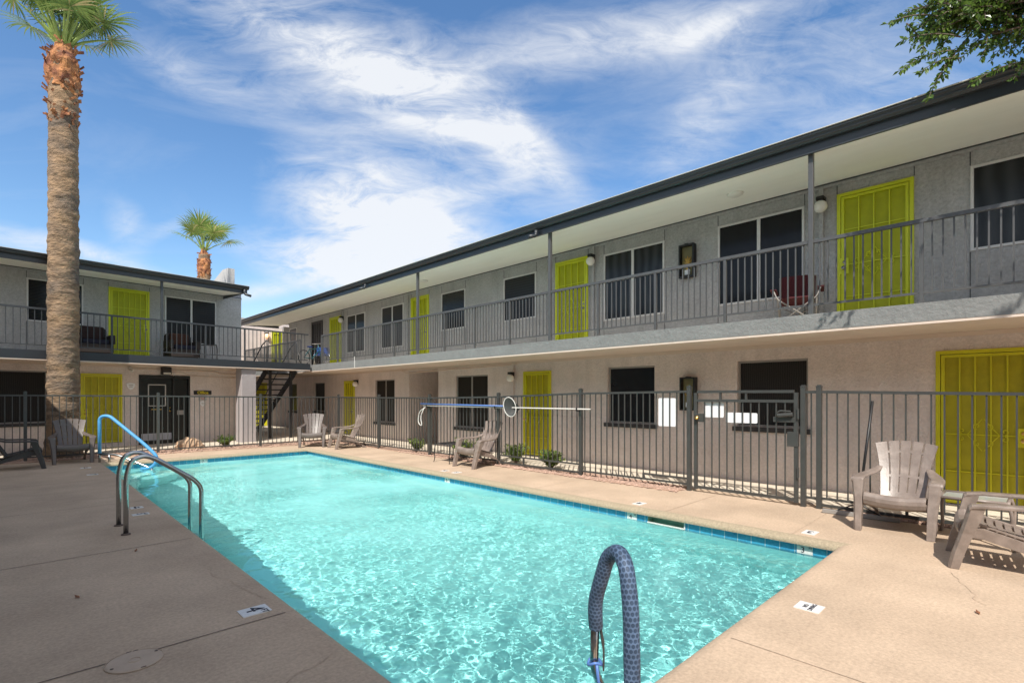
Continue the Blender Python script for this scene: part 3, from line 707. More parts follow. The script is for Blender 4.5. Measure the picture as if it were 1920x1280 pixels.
# office entrance
m = MB(); w = .05; y = NW
for bx in ((3.17, 3.22, -.08, 2.09), (4.50, 4.55, -.08, 2.09), (4.06, 4.12, -.08, 2.04), (3.22, 4.06, 2.0, 2.09), (4.12, 4.5, 2.0, 2.09)): m.box(bx[0], bx[1], y - .02, y + .08, bx[2], bx[3])
od = m.build('office_door', 'black', north)
m = MB(); m.box(3.225, 4.055, y + .03, y + .06, -.07, 1.995); m.box(4.125, 4.495, y + .045, y + .06, -.07, 1.995); m.build('leaf', mat('black_door', (.006, .007, .007), .3), od)
m = MB()
for bx in ((3.41, 3.88, 1.78, 1.81), (3.41, 3.44, 1.15, 1.80), (3.86, 3.89, 1.15, 1.80), (3.41, 3.88, 1.14, 1.16), (3.43, 3.83, 1.44, 1.455)): m.box(bx[0], bx[1], y + .024, y + .029, bx[2], bx[3])
m.build('glass_lettering', 'shield', od)
m = MB(); m.box(3.50, 3.80, y + .022, y + .029, 1.03, 1.05); m.build('mail_slot', 'brass', od)
m = MB(); m.box(3.24, 4.04, y + .022, y + .029, .10, .31); m.build('kick_plate', mat('brushed_plate', (.42, .42, .45), .5), od)
m = MB(); m.lathe([(0, 0), (.028, .01), (.03, .035), (0, .045)], 10, (3.99, y - .015, .99), axis='y'); m.build('handle', 'brass', od, smooth=True)
m = MB(); m.lathe([(0, 0), (.02, .01), (.02, .035), (0, .045)], 10, (3.99, y - .015, 1.09), axis='y'); m.build('deadbolt', 'brass', od, smooth=True)
m = MB(); m.box(4.2, 4.4, y + .036, y + .044, .86, 1.0); m.build('hours_plate', 'greyframe', od)
rp = [3.27 + 1.14 * k for k in range(-8, 4)]
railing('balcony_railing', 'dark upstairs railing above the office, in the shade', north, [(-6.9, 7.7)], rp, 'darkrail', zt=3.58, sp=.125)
# --- wing behind and left of the camera; its eave shades the left deck
west = thing('motel_building', 'two-storey motel wing along the left deck', 'building', (-1.86, 0, 0), R(90))
wing(west, -12., 14.6, 1.63, [('d', 2., 2.95, DZ, DT), ('w', 3.6, 5., 3.1, 4.5, S2), ('d', 8., 8.95, DZ, DT), ('w', 9.6, 11., 3.1, 4.5, S2), ('w', -3, -1.6, 3.1, 4.5, S2)],
     [('d', 2., 2.95, D0, D1_), ('w', 3.6, 5., .9, 2.1, S2), ('d', 8., 8.95, D0, D1_), ('w', 9.6, 11., .9, 2.1, S2)], 'slab', roofx=(-12.3, 14.9), roof_posts=(-2., 2.6, 7.2))
railing('balcony_railing', 'upstairs railing of the wing along the left deck', west, [(-12, 14.5)], [-12 + 1.3 * k for k in range(21)], 'rail', sp=.16)
# --- wing beyond the stairs
rear = thing('motel_building', 'brown rear motel wall beyond the stairs with a lime door and lit globe', 'building', (0, 26.3, 0))
m = MB(); wall_face(m, 2., 13., ZS1, 5.0, 0., [(9.12, 10.02, ZS1 + .01, 4.6)]); m.build('upper_wall', 'lower', rear, fix=False)
m = MB(); wall_face(m, 2., 13., -.1, ZS1, 0., [(8.0, 8.9, .03, 2.1)]); m.build('lower_wall', 'lower', rear, fix=False)
m = MB(); m.box(2., 13., .0, 6., 5.001, 5.15); m.build('roof', 'roof', rear)
door(rear, 9.12, 10.02, ZS1 + .01, 4.6, 0., 1, False); door(rear, 8.0, 8.9, .03, 2.1, 0., 1, False)
m = MB(); m.box(9.42, 9.88, 25.55, 25.75, ZS1, 4.8); m.build('sunlit_end_block', 'white', rear); bpy.data.objects['sunlit_end_block'].location = (0, -26.3, 0)  # added white block standing in for the sunlit end of the wall
# --- open steel stairs under the landing
st = thing('steel_staircase', 'dark open steel stairs rising to the landing beside the office wing', 'staircase', (6.45, 18.75, 0))
m = MB()
for x in (0, 1.02): m.beam((x, .35, 2.40), (x - .15, 4.0, .05), .05, .22)
m.build('stringer', 'black', st)
for k in range(12):
    z = 2.30 - k * .19; yy = .45 + k * .30
    m = MB(); m.box(-.0 - .012 * k, 1.0 - .012 * k, yy - .13, yy + .13, z - .045, z); m.build('tread', 'black', st)
for x, yy in ((.0, .0), (.62, -.22)):
    m = MB(); m.box(x - .04, x + .04, yy - .04, yy + .04, 0, 2.36); m.build('stair_post', 'black', st)
m = MB(); m.tube(arc([(1.02, .3, ZS1), (1.02, .3, 3.45), (1.02, .8, 3.3), (.9, 4., .95)], .08), .02, 8); m.tube(arc([(0.0, .3, ZS1), (0.0, .3, 3.45), (.0, .8, 3.3), (-.15, 4., .95)], .08), .02, 8)
m.build('handrail', 'darkrail', st, smooth=True)

# ------------------------------------------------------------------ lamps, boxes and signs on the walls
def globe_lamp(loc, rz, label, lit=False):
    t = thing('wall_lamp', label, 'lamp', loc, rz, 'globe lamps beside the doors')
    m = MB(); m.box(-.055, .055, -.15, -.002, .06, .12); m.box(-.05, .05, -.03, -.001, -.05, .06); m.build('bracket', 'black', t, bevel=.008)
    m = MB(); r = .095
    m.lathe([(.0, -r)] + [(r * math.cos(R(a)), r * math.sin(R(a))) for a in range(-80, 71, 15)] + [(.0, r * .95)], 18, (0, -.105, -.035)); m.build('globe', 'glow' if lit else 'globe', t, smooth=True)
    return t
E = R(-90)
for yy, z, lb in ((19.14 - .25, 4.42, 'white globe lamp beside the upstairs lime door nearest the far corner'), (7.0 - .1, 4.45, 'white globe lamp right of the middle upstairs lime door, near the lantern box'),
                  (2.45, 4.47, 'white globe lamp left of the largest upstairs lime door'), (17.72, 1.95, 'white globe lamp right of the downstairs lime door behind the profile chair'), (9.42, 1.97, 'white globe lamp left of the downstairs lime door behind the net')):
    globe_lamp((7.57 + WY - .05 * (abs(yy - 2.45) < .3 or abs(yy - 9.42) < .1 or abs(yy - 6.9) < .1), yy, z), E, lb)
globe_lamp((8.87, 26.3, 4.42), 0, 'lit orange globe lamp left of the rear lime door beyond the stairs', True)
def lantern(loc, rz, label):
    t = thing('lantern_box', label, 'wall lantern', loc, rz, 'tall lantern boxes')
    m = MB(); w, h, d = .135, .31, .13
    for s in (-1, 1): m.box(s * w - .014, s * w + .014, -d, -.002, -h, h)
    m.box(-w + .014, w - .014, -d, -.002, h - .03, h); m.box(-w + .014, w - .014, -d, -.002, -h, -h + .03); m.box(-.03, .03, -d, -.01, h, h + .015)
    m.build('frame', 'black', t, bevel=.003)
    m = MB(); m.box(-w + .014, w - .014, -d * .25, -.004, -h + .03, h - .03); m.build('back_plate', mat('amber_back', (.22, .19, .085), .6, .15, 6), t)
    m = MB(); m.box(-.055, .045, -d * .55, -d * .25 - .001, -h + .06, -h + .15); m.build('bulb_socket', 'signw', t)
    m = MB()
    m.tube([(0, -d * .45, -h + .15), (0, -d * .45, -h + .26)], [.03, .02], 8)
    for k in range(7):
        a = R(-60 + 20 * k); m.tube([(0, -d * .45, -h + .24), (.09 * math.sin(a), -d * .45, -h + .26 + .12 * math.cos(a) + .03 * (k % 2))], [.016, .006], 6)
    m.build('flame_bulbs', mat('amber_glass', (.55, .34, .08), .25), t)
    return t
lantern((9.2, 4.70, 4.02), E, 'tall black lantern box between upstairs windows')
lantern((9.2, 4.68, 1.53), E, 'tall black lantern box between downstairs windows behind the fence')
def ceil_light(x, y, z, lb):
    m = MB(); m.lathe([(0, -.045), (.08, -.042), (.12, -.02), (.125, 0), (0, 0)], 20); o = m.build('ceiling_light', 'globe', smooth=True); o.location = (x, y, z)
    tag(o, lb, 'light', 'round lights on the balcony soffit')
ceil_light(8.4, 3.5, ZE + .055, 'round white ceiling light above the balcony, near the lantern box')
ceil_light(8.4, 12.3, ZE + .055, 'round white ceiling light on the soffit above the far square window')
m = MB(); m.box(-.13, .13, -.17, -.002, -.11, .12); fl = thing('flood_light', 'dark brown flood light above the office door', 'light', (0, 0, 0))
def put(o, root, x, y, z): o.location = root.matrix_basis @ Vector((x, y, z)); o.rotation_euler = root.rotation_euler
put(fl, north, 3.86, NW, 2.22); m.build('housing', mat('brown_metal', (.02, .014, .013), .5), fl, bevel=.02)
m = MB(); m.box(-.10, .10, -.178, -.171, -.10, -.045); m.build('lens', 'plastic', fl)
cm = thing('security_camera', 'small white security camera under the balcony left of the office', 'camera'); put(cm, north, 2.93, NW - .06, 2.25)
m = MB(); m.lathe([(0, 0), (.05, .01), (.05, .06), (0, .06)], 12, (0, 0, 0)); m.build('mount', 'plastic', cm, smooth=True)
m = MB(); m.tube([(0, .02, -.01), (.03, -.12, -.06)], .035, 10); m.build('barrel', 'plastic', cm, smooth=True)
of = thing('office_sign', 'black office sign with yellow letters right of the office door', 'sign'); put(of, north, 4.92, NW - .003, 1.56)
m = MB(); m.box(-.26, .26, -.022, 0, -.065, .065); m.build('board', 'black', of)
text('lettering', 'Office', .135, 'yellow', of, (0, -.025, -.004), axes((1, 0, 0), (0, 0, 1)), .002, .004)
ns = thing('no_smoking_sign', 'white no smoking notice under the office sign', 'sign'); put(ns, north, 4.92, NW - .003, 1.38)
m = MB(); m.box(-.13, .13, -.008, 0, -.075, .09); m.build('plate', 'shield', ns)
m = MB(); ring = [(.05 * math.cos(R(a)), -.011, .02 + .05 * math.sin(R(a))) for a in range(0, 361, 20)]; m.tube(ring, .007, 5); m.beam((-.035, -.011, .055), (.035, -.011, -.015), .012, .004)
m.build('prohibition_ring', 'red', ns)
def shield(x, z, s, lb):
    m = MB(); p = [(-.11, .09), (-.05, .10), (0, .115), (.05, .10), (.11, .09), (.10, -.01), (.05, -.08), (0, -.115), (-.05, -.08), (-.10, -.01)]
    m.prism([(a * s, c * s) for a, c in p], .008, plane='xz', o=-.011); m.cur = 1
    m.box(-.06 * s, .06 * s, -.015, -.0115, .02 * s, .05 * s); m.box(-.045 * s, .045 * s, -.015, -.0115, -.03 * s, -.005 * s)
    o = m.build('shield_sign', ['signw', 'shield']); put(o, north, x, NW - .002, z); tag(o, lb, 'sign', 'shield shaped alarm signs')
shield(2.97, 1.74, .95, 'white shield sign on the wall left of the office door'); shield(4.92, 1.20, .75, 'small white shield sign below the no smoking notice')

# ------------------------------------------------------------------ pool fence and gate
def fence(name, label, posts, spans):
    """posts: (x, y, ztop); spans: bottom rail spec per bay"""
    t = thing(name, label, 'fence')
    for x, y, zt in posts:
        m = MB(); m.box(x - .03, x + .03, y - .03, y + .03, -.01, zt); m.box(x - .034, x + .034, y - .034, y + .034, zt + .0005, zt + .016); m.box(x - .022, x + .022, y - .022, y + .022, zt + .0165, zt + .03)
        m.build('fence_post', 'fence', t)
    for i, (a, c) in enumerate(zip(posts, posts[1:])):
        A, C = Vector((a[0], a[1], 0)), Vector((c[0], c[1], 0)); d = (C - A).normalized(); Lh = (C - A).length; A = A + d * .03; C = C - d * .03; Lh -= .06
        at = lambda s, z: A + d * s + Vector((0, 0, z))
        za, zc = a[2] - .065, c[2] - .065; m = MB()
        m.beam(at(0, za), at(Lh, zc), .036, .036)
        sp = spans[i]; zl = sp.get('z', .10); m.beam(at(0, zl), at(Lh, zl), .03, .03)
        if sp.get('low'):
            m.beam(at(0, sp['low']), at(Lh, sp['low']), .036, .036)
            for k in (.33, .66): m.beam(at(Lh * k, sp['low']), at(Lh * k, zl), .03, .03)
        n = round(Lh / .121)
        for k in range(n):
            s = Lh * (k + .5) / n; zr = za + (zc - za) * s / Lh
            if sp.get('jog') and s > Lh * .62: z_ = zl + .07
            else: z_ = zl
            m.beam(at(s, z_), at(s, zr), .016, .016, up=(1, 0, 0))
        if sp.get('jog'):
            m.beam(at(Lh * .62, zl), at(Lh * .62, zl + .085), .03, .03); m.beam(at(Lh * .62, zl + .085), at(Lh, zl + .085), .03, .03)
        m.build('fence_panel', 'fence', t)
    return t
FP = [(-5.2, 16.12, 1.58), (-2.6, 16.08, 1.57), (.22, 16.03, 1.565), (2.72, 15.97, 1.545), (5.2, 15.9, 1.52), (7.55, 15.82, 1.505), (7.45, 13.1, 1.50), (7.48, 10.68, 1.50), (7.53, 8.20, 1.53), (7.60, 6.02, 1.60), (7.7, 3.93, 1.625)]
HOOKS = [(7.40, 10.68), (7.44, 8.20), (7.50, 6.02)]
SP = [{}, {}, {}, {}, {}, {'z': .14, 'low': .07}, {}, {}, {'z': .22, 'low': .07}, {'z': .10, 'jog': 1}]
pf = fence('pool_fence', 'grey metal pool fence from the left deck round the far corner up to the gate', FP, SP)
for hx, hy in HOOKS:
    m = MB(); m.box(hx - .03, hx + .10, hy - .012, hy + .012, 1.205, 1.225); m.box(hx - .035, hx - .022, hy - .012, hy + .012, 1.2255, 1.275); m.box(hx + .085, hx + .10, hy - .02, hy + .02, 1.10, 1.2045); m.build('pole_hook', 'black', pf)
fence('pool_fence', 'grey metal pool fence to the right of the gate, behind the near chair', [(7.7, 2.29, 1.61), (7.7, 2.10, 1.61), (7.72, -.7, 1.565), (7.72, -3.4, 1.56)], [{'z': .13}, {'z': .14, 'low': .05}, {'z': .14, 'low': .05}])
gt = thing('pool_gate', 'grey metal pool gate with two blank white signs and brass knob', 'gate', (7.7, 3.85, 0), R(-90))
GL = 1.50
m = MB()
for x in (0.03, GL - .03): m.box(x - .025, x + .025, -.02, .02, .04, 1.54)
m.box(.055, GL - .055, -.02, .02, 1.535, 1.575); m.box(.055, GL - .055, -.018, .018, 1.40, 1.44); m.box(.055, GL - .055, -.018, .018, .055, .095)
for x in (.42, .80): m.box(x - .014, x + .014, -.014, .014, 1.44, 1.535)
m.build('gate_frame', 'fence', gt)
m = MB()
for k in range(1, 12): x = .055 + (GL - .11) * k / 12; m.box(x - .008, x + .008, -.008, .008, .095, 1.40)
m.build('gate_bars', 'fence', gt)
m = MB(); m.box(.02, .16, -.03, .03, 1.09, 1.22); lb = m.build('latch_box', 'fence', gt, bevel=.004)
m = MB(); m.lathe([(0, 0), (.03, .006), (.032, .03), (.014, .045), (.014, .05), (0, .05)], 12, (.07, -.08, 1.155), axis='y'); m.build('knob', 'brass', lb, smooth=True)
m = MB(); m.box(1.18, 1.46, -.028, -.010, 1.13, 1.20); m.box(1.36, 1.50, -.03, .03, .80, 1.0); m.tube([(1.25, -.05, 1.22), (1.44, -.05, 1.24)], .03, 10); m.tube(arc([(1.22, -.04, 1.2), (1.26, -.06, 1.29), (1.42, -.06, 1.28)], .05), .012, 8)
m.build('closer', 'fence', gt, bevel=.004)
for z in (.45, 1.25):
    m = MB(); m.tube([(GL - .0, -.03, z - .07), (GL - .0, -.03, z + .07)], .016, 8); m.build('hinge', 'fence', gt)
def blank(y0, y1, z0, z1, x, label):
    m = MB(); r = .02; p = []
    for cx, cz, a0 in ((y1 - r, z1 - r, 0), (y0 + r, z1 - r, 90), (y0 + r, z0 + r, 180), (y1 - r, z0 + r, 270)):
        p += [(cx + r * math.cos(R(a0 + a)), cz + r * math.sin(R(a0 + a))) for a in (0, 30, 60, 90)]
    m.prism(p, .004, plane='yz', o=x); tag(m.build('blank_sign', 'signw'), label, 'sign', 'blank white fence signs')
blank(4.17, 4.48, .995, 1.455, 7.71, 'tall blank white sign on the fence left of the gate')
blank(3.39, 3.70, 1.165, 1.395, 7.722, 'squarish blank white sign hung high on the gate')
blank(2.90, 3.36, 1.095, 1.245, 7.722, 'wide blank white sign in the middle of the gate')

# ------------------------------------------------------------------ furniture
def adirondack(m_):
    t = thing('adirondack_chair', '-', 'chair', group='resin adirondack chairs round the pool')
    prof = [(.352, .262), (.385, .285), (.398, .325), (.392, .36), (.37, .386), (.335, .394), (.295, .386), (.255, .37), (.245, .367)]
    rows = [.245]; yv = .245
    sl = []
    while yv > -.15:
        rows += [yv - .045]; yv -= .045; sl.append(False)
        if yv > -.13: rows += [yv - .016]; yv -= .016; sl.append(True)
    pts = prof + [(y, .262 + .105 * ((y + .17) / .415) ** 1.25) for y in rows[1:]]
    pts = [(y, z if isinstance(z, float) else z.real) for y, z in pts]
    slot = [False] * (len(prof) - 1) + sl
    xs = [-.275, -.24, -.225, -.12, -.03, .03, .12, .225, .24, .275]; sk = [0, 0, 1, 1, 0, 1, 1, 0, 0]
    b = MB(); n = len(xs)
    vs = [(x, y - .012 * (x / .275) ** 2, z + .022 * (x / .275) ** 2) for y, z in pts for x in xs]; fs = []
    for i in range(len(pts) - 1):
        for k in range(n - 1):
            if slot[i] and sk[k]: continue
            fs.append((i * n + k, i * n + k + 1, (i + 1) * n + k + 1, (i + 1) * n + k))
    b.add(vs, fs); b.build('seat', m_, t, solid=.016, smooth=False)
    b = MB(); us = []; isl = []
    for k in range(5):
        a, c = -1 + .4 * k + (.035 if k else 0), -1 + .4 * (k + 1) - (.035 if k < 4 else 0)
        us += [a, (a * 2 + c) / 3, (a + 2 * c) / 3, c]; isl += [0, 0, 0, 1]
    isl = isl[:-1]
    vv = [0, .08, .17, .30, .40, .44, .55, .68, .80, .84, .93, 1.0]
    solid = lambda v0, v1: v1 <= .171 or (.39 < v0 < .43) or (.79 < v0 < .83)
    n = len(us); vs = []
    for v in vv:
        hw = .205 + .02 * v + .075 * v * v
        for u in us:
            top = v * (1 - .055 * u * u * v)
            vs.append((u * hw, -.155 - .315 * top + .045 * u * u - .03 * math.sin(math.pi * v), .255 + .70 * top))
    fs = []
    for i in range(len(vv) - 1):
        for k in range(n - 1):
            if isl[k] and not solid(vv[i], vv[i + 1]): continue
            fs.append((i * n + k, i * n + k + 1, (i + 1) * n + k + 1, (i + 1) * n + k))
    b.add(vs, fs); b.build('backrest', m_, t, solid=.018)
    for s in (-1, 1):
        def ring(pts_): return [(s * x, y, z) for x, y, z in pts_]
        b = MB(); rg = []
        for y, x0, x1, z in ((.325, .285, .405, .555), (.305, .285, .41, .575), (.2, .29, .415, .588), (.0, .275, .40, .592), (-.15, .24, .365, .60), (-.25, .215, .31, .63), (-.29, .205, .265, .66)):
            rg.append(ring([(x0, y, z - .028), (x1, y, z - .034), (x1, y, z - .008), (x1 - .02, y, z), (x0 + .02, y, z), (x0, y, z - .008)]))
        b.loft(rg); b.build('arm', m_, t, bevel=.005)
        b = MB(); rg = []
        for z, x0, x1, y0, y1 in ((.56, .29, .405, .215, .325), (.45, .29, .39, .245, .35), (.32, .285, .372, .29, .383), (.15, .285, .362, .345, .43), (.0, .285, .355, .385, .462)):
            rg.append(ring([(x0, y0, z), (x1, y0, z), (x1, y1 - .02, z), (x1 - .02, y1, z), (x0, y1, z)]))
        b.loft(rg); b.build('front_leg', m_, t, bevel=.005)
        b = MB(); rg = []
        for y, zc, h in ((.36, .315, .075), (.22, .315, .095), (.05, .265, .095), (-.12, .215, .10), (-.26, .15, .12), (-.36, .07, .12), (-.42, .0, .0)):
            if h == 0: rg.append(ring([(.245, -.47, 0), (.29, -.47, 0), (.29, -.36, 0), (.245, -.36, 0)])); continue
            k = min(1, max(0, (-.05 - y) / .35)); dy = h / 2 * k; dz = h / 2 * (1 - .55 * k)
            rg.append(ring([(.25, y - dy, zc - dz + dy * .2), (.285, y - dy, zc - dz + dy * .2), (.285, y + dy, zc + dz), (.25, y + dy, zc + dz)]))
        b.loft(rg); b.build('rear_leg', m_, t, bevel=.004)
    return t
ch = adirondack('chair')
def face(dx, dy): return math.atan2(dy, dx) - R(90)
spots = [(7.23, 1.16, face(-1, -.02), 'taupe adirondack chair by the fence in front of the big lime door'),
         (6.27, .19, face(-.13, 1), 'taupe adirondack chair seen from the side at the right edge, nearest the camera'),
         (7.17, 8.42, face(-1, .0), 'brown adirondack chair beside the low black table, under the pool net'),
         (6.40, 15.10, face(-.45, -.89), 'weathered adirondack chair facing the pool from the far corner, left of the side table'),
         (6.93, 13.97, face(-1, .12), 'adirondack chair in profile at the far right corner of the pool'),
         (.97, 15.33, face(.02, -1), 'adirondack chair half in sun in front of the tall palm')]
for i, (x, y, rz, lb) in enumerate(spots):
    if i == 0: ch.location = (x, y, 0); ch.rotation_euler = (0, 0, rz); ch['label'] = lb
    else: dup(ch, (x, y, 0), rz, lb, swap=(M['chair'], M['shadedwornchair']) if i in (3, 5) else None)  # palm chair's shade is put into its darker resin; the corner chair is weathered
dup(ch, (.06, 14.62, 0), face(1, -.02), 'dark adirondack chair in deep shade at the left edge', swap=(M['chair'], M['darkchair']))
def side_table(loc, rz, label, w, d, h, m_, top, r=.014):
    t = thing('side_table', label, 'table', loc, rz, 'low side tables')
    b = MB(); b.box(-w / 2 + .012, w / 2 - .012, -d / 2 + .012, d / 2 - .012, h - .012, h - .002); b.build('table_top', top, t)
    b = MB(); c = [(-w / 2, -d / 2), (w / 2, -d / 2), (w / 2, d / 2), (-w / 2, d / 2)]
    for i in range(4): p, q = c[i], c[(i + 1) % 4]; b.tube([(*p, h), (*q, h)], r, 8)
    b.build('rim', m_, t, smooth=True)
    for x, y in c:
        b = MB(); b.tube(arc([(x, y, h), (x * 1.12, y * 1.12, h - .12), (x * 1.08, y * 1.08, .08), (x * 1.16, y * 1.16, .0)], .12), r, 8); b.build('leg', m_, t, smooth=True)
    return t
M['tableglass'] = mat('frosted_glass', (.42, .44, .40), .15, spec=.6)
side_table((7.15, .52, 0), 0, 'taupe side table with glass top between the two near chairs', .46, .52, .45, 'chair', 'tableglass', .016)
side_table((6.98, 14.75, 0), R(30), 'small dark table between the two far corner chairs', .42, .42, .44, 'darkchair', 'darkchair', .010)
side_table((7.12, 9.35, 0), 0, 'low black wire table beside the brown chair', .45, .5, .42, 'black', 'black', .009)
def armchair(loc, label, pillow):
    t = thing('wicker_armchair', label, 'armchair', loc, R(7), 'wicker armchairs on the far balcony')
    b = MB(); b.box(-.38, .38, -.36, .34, .06, .30); b.build('base', 'wicker', t, bevel=.02)
    b = MB(); b.prism([(-.36, .30), (.36, .30), (.36, .72), (.28, .82), (-.28, .82), (-.36, .72)], .12, plane='xz', o=.24); b.build('backrest', 'wicker', t, bevel=.03)
    for s in (-1, 1):
        b = MB(); b.box(s * .36 - .06, s * .36 + .06, -.36, .24, .30, .56); b.build('arm', 'wicker', t, bevel=.03)
        for yy in (-.3, .28):
            b = MB(); b.box(s * .33 - .03, s * .33 + .03, yy - .03, yy + .03, 0, .06); b.build('leg', 'black', t)
    b = MB(); b.box(-.29, .29, -.34, .22, .301, .42); b.build('seat_cushion', mat('navy_cushion', (.012, .013, .03), .9), t, bevel=.03)
    b = MB(); b.box(-.25, .25, .10, .235, .43, .80); b.build('back_cushion', pillow, t, bevel=.05)
    return t
def nl(x, y, z=ZS1): return north.matrix_basis @ Vector((x, y, z))
armchair(nl(1.95, 1.05), 'dark wicker armchair left of the far upstairs lime door, behind the palm', 'cushion')
armchair(nl(4.10, 1.05), 'dark wicker armchair with rust cushion under the far balcony window', mat('rust_cushion', (.075, .03, .018), .9))
tg = nl(4.85, 1.0); side_table(tg, R(7), 'small black table on the far balcony beside the rust cushion', .34, .34, .50, 'black', 'black', .012)
# camp chair upstairs
t = thing('camp_chair', 'dark red folding camp chair upstairs beside the big lime door', 'chair', (8.62, 2.65, ZS1), R(-75)); t.scale = (.86, .86, .86)
m = MB(); m.prism([(-.27, .42), (.27, .42), (.28, .90), (.24, .93), (-.24, .93), (-.28, .90)], .02, plane='xz', o=.26); m.build('backrest', 'redcloth', t)
m = MB(); m.add([(-.27, -.25, .46), (.27, -.25, .46), (.26, .26, .40), (-.26, .26, .40)], [(0, 1, 2, 3)]); m.build('seat', 'redcloth', t, solid=.02)
for s in (-1, 1):
    m = MB(); m.box(s * .36 - .05, s * .36 + .05, -.30, .26, .60, .615); m.build('arm', 'redcloth', t)
    m = MB(); m.tube(arc([(s * .36, -.28, .60), (s * .30, -.28, .44), (-s * .28, -.26, .01)], .05), .011, 8); m.tube([(s * .30, .27, .40), (-s * .30, .27, .01)], .011, 8); m.tube([(s * .30, -.26, .45), (s * .28, .28, .02)], .011, 8); m.tube([(s * .29, .285, .05), (s * .29, .285, .92)], .011, 8)
    m.build('leg_frame', 'greyframe', t, smooth=True)
# bicycle and blue chair by the landing
def bicycle(loc, rz, label):
    t = thing('bicycle', label, 'bicycle', loc, rz)
    t.scale = (.78, .78, .78)
    for x in (-.5, .5):
        m = MB(); m.tube([(x + .32 * math.cos(R(a)), 0, .33 + .32 * math.sin(R(a))) for a in range(0, 361, 15)], .02, 6)
        for k in range(8): a = R(k * 45); m.tube([(x, 0, .33), (x + .31 * math.cos(a), 0, .33 + .31 * math.sin(a))], .003, 4)
        m.build('wheel', 'black', t)
    m = MB()
    for p, q in (((-.5, 0, .33), (-.05, 0, .30)), ((-.5, 0, .33), (-.18, 0, .72)), ((-.18, 0, .80), (-.05, 0, .30)), ((-.18, 0, .72), (.33, 0, .78)), ((-.05, 0, .30), (.33, 0, .68)), ((.30, 0, .95), (.5, 0, .33))): m.tube([p, q], .02, 8)
    m.build('frame', 'greenp', t, smooth=True)
    m = MB(); m.tube(arc([(.22, -.3, 1.0), (.32, -.12, 1.0), (.32, .12, 1.0), (.22, .3, 1.0)], .08), .014, 8); m.build('handlebar', 'greyframe', t, smooth=True)
    m = MB(); m.box(-.30, -.06, -.07, .07, .80, .86); m.build('saddle', 'bluefab', t, bevel=.03)
bicycle((7.70, 18.15, ZS1), R(20), 'teal bicycle leaning behind the corner of the upstairs landing')
t = thing('folding_chair', 'bright blue folding chair behind the bicycle upstairs', 'chair', (8.25, 18.65, ZS1), R(-30))
m = MB(); m.box(-.2, .2, .2, .23, .48, .72); m.build('backrest', 'bluefab', t, bevel=.01)
m = MB(); m.box(-.25, .25, -.25, .2, .40, .43); m.build('seat', 'bluefab', t, bevel=.01)
for s in (-1, 1):
    m = MB(); m.tube([(s * .26, -.25, 0), (s * .26, .22, .86)], .012, 8); m.tube([(s * .26, .25, 0), (s * .26, -.22, .42)], .012, 8); m.build('leg_frame', 'steel', t, smooth=True)

# ------------------------------------------------------------------ pool fittings
t = thing('pool_ladder', 'steel pool ladder with two looped handrails on the shaded left edge', 'ladder', (0, 0, 0))
for yy in (7.43, 6.90):
    m = MB(); m.tube(arc([(.885, yy, 0), (.885, yy, .62), (.93, yy, .80), (1.05, yy, .84), (1.15, yy, .80), (1.53, yy, .52), (1.60, yy, .42), (1.60, yy, -1.1)], .11, 8), .024, 14)
    hr = m.build('handrail', 'steel', t, smooth=True)
    m = MB(); m.lathe([(.024, .0), (.045, .0), (.042, .012), (.024, .016)], 14, (.885, yy, .001)); m.build('escutcheon', 'dirt', hr)
for z in (-.35, -.62, -.9):
    m = MB(); m.box(1.57, 1.66, 6.92, 7.41, z - .02, z); m.build('step', 'white', t)
t = thing('pool_handrail', 'bright blue padded handrail with bare steel brace at the far left steps', 'handrail')
A, B = Vector((1.42, 14.80, 0)), Vector((2.36, 13.98, 0)); d = B - A
def hp(s, z): return A + d * s + Vector((0, 0, z))
m = MB(); m.tube(arc([hp(.0, .20), hp(.0, 1.02), hp(.16, 1.05), hp(.80, .38), hp(1.02, .10), hp(.93, -.13), hp(.72, -.16)], .17, 8), .036, 14); m.build('padded_sleeve', 'blue', t, smooth=True)
m = MB(); m.tube([hp(0, 0), hp(0, .25)], .025, 12); m.tube(arc([hp(.0, .18), hp(.3, .17), hp(.85, -.12), hp(.95, -.2), hp(.95, -.8)], .15), .025, 12); m.tube([hp(.17, 0), hp(.17, .17)], .025, 10); m.build('steel_brace', 'steel', t, smooth=True)
t = thing('grab_rail', 'near grab rail arching over the water in a dotted blue grey foam sleeve', 'handrail')
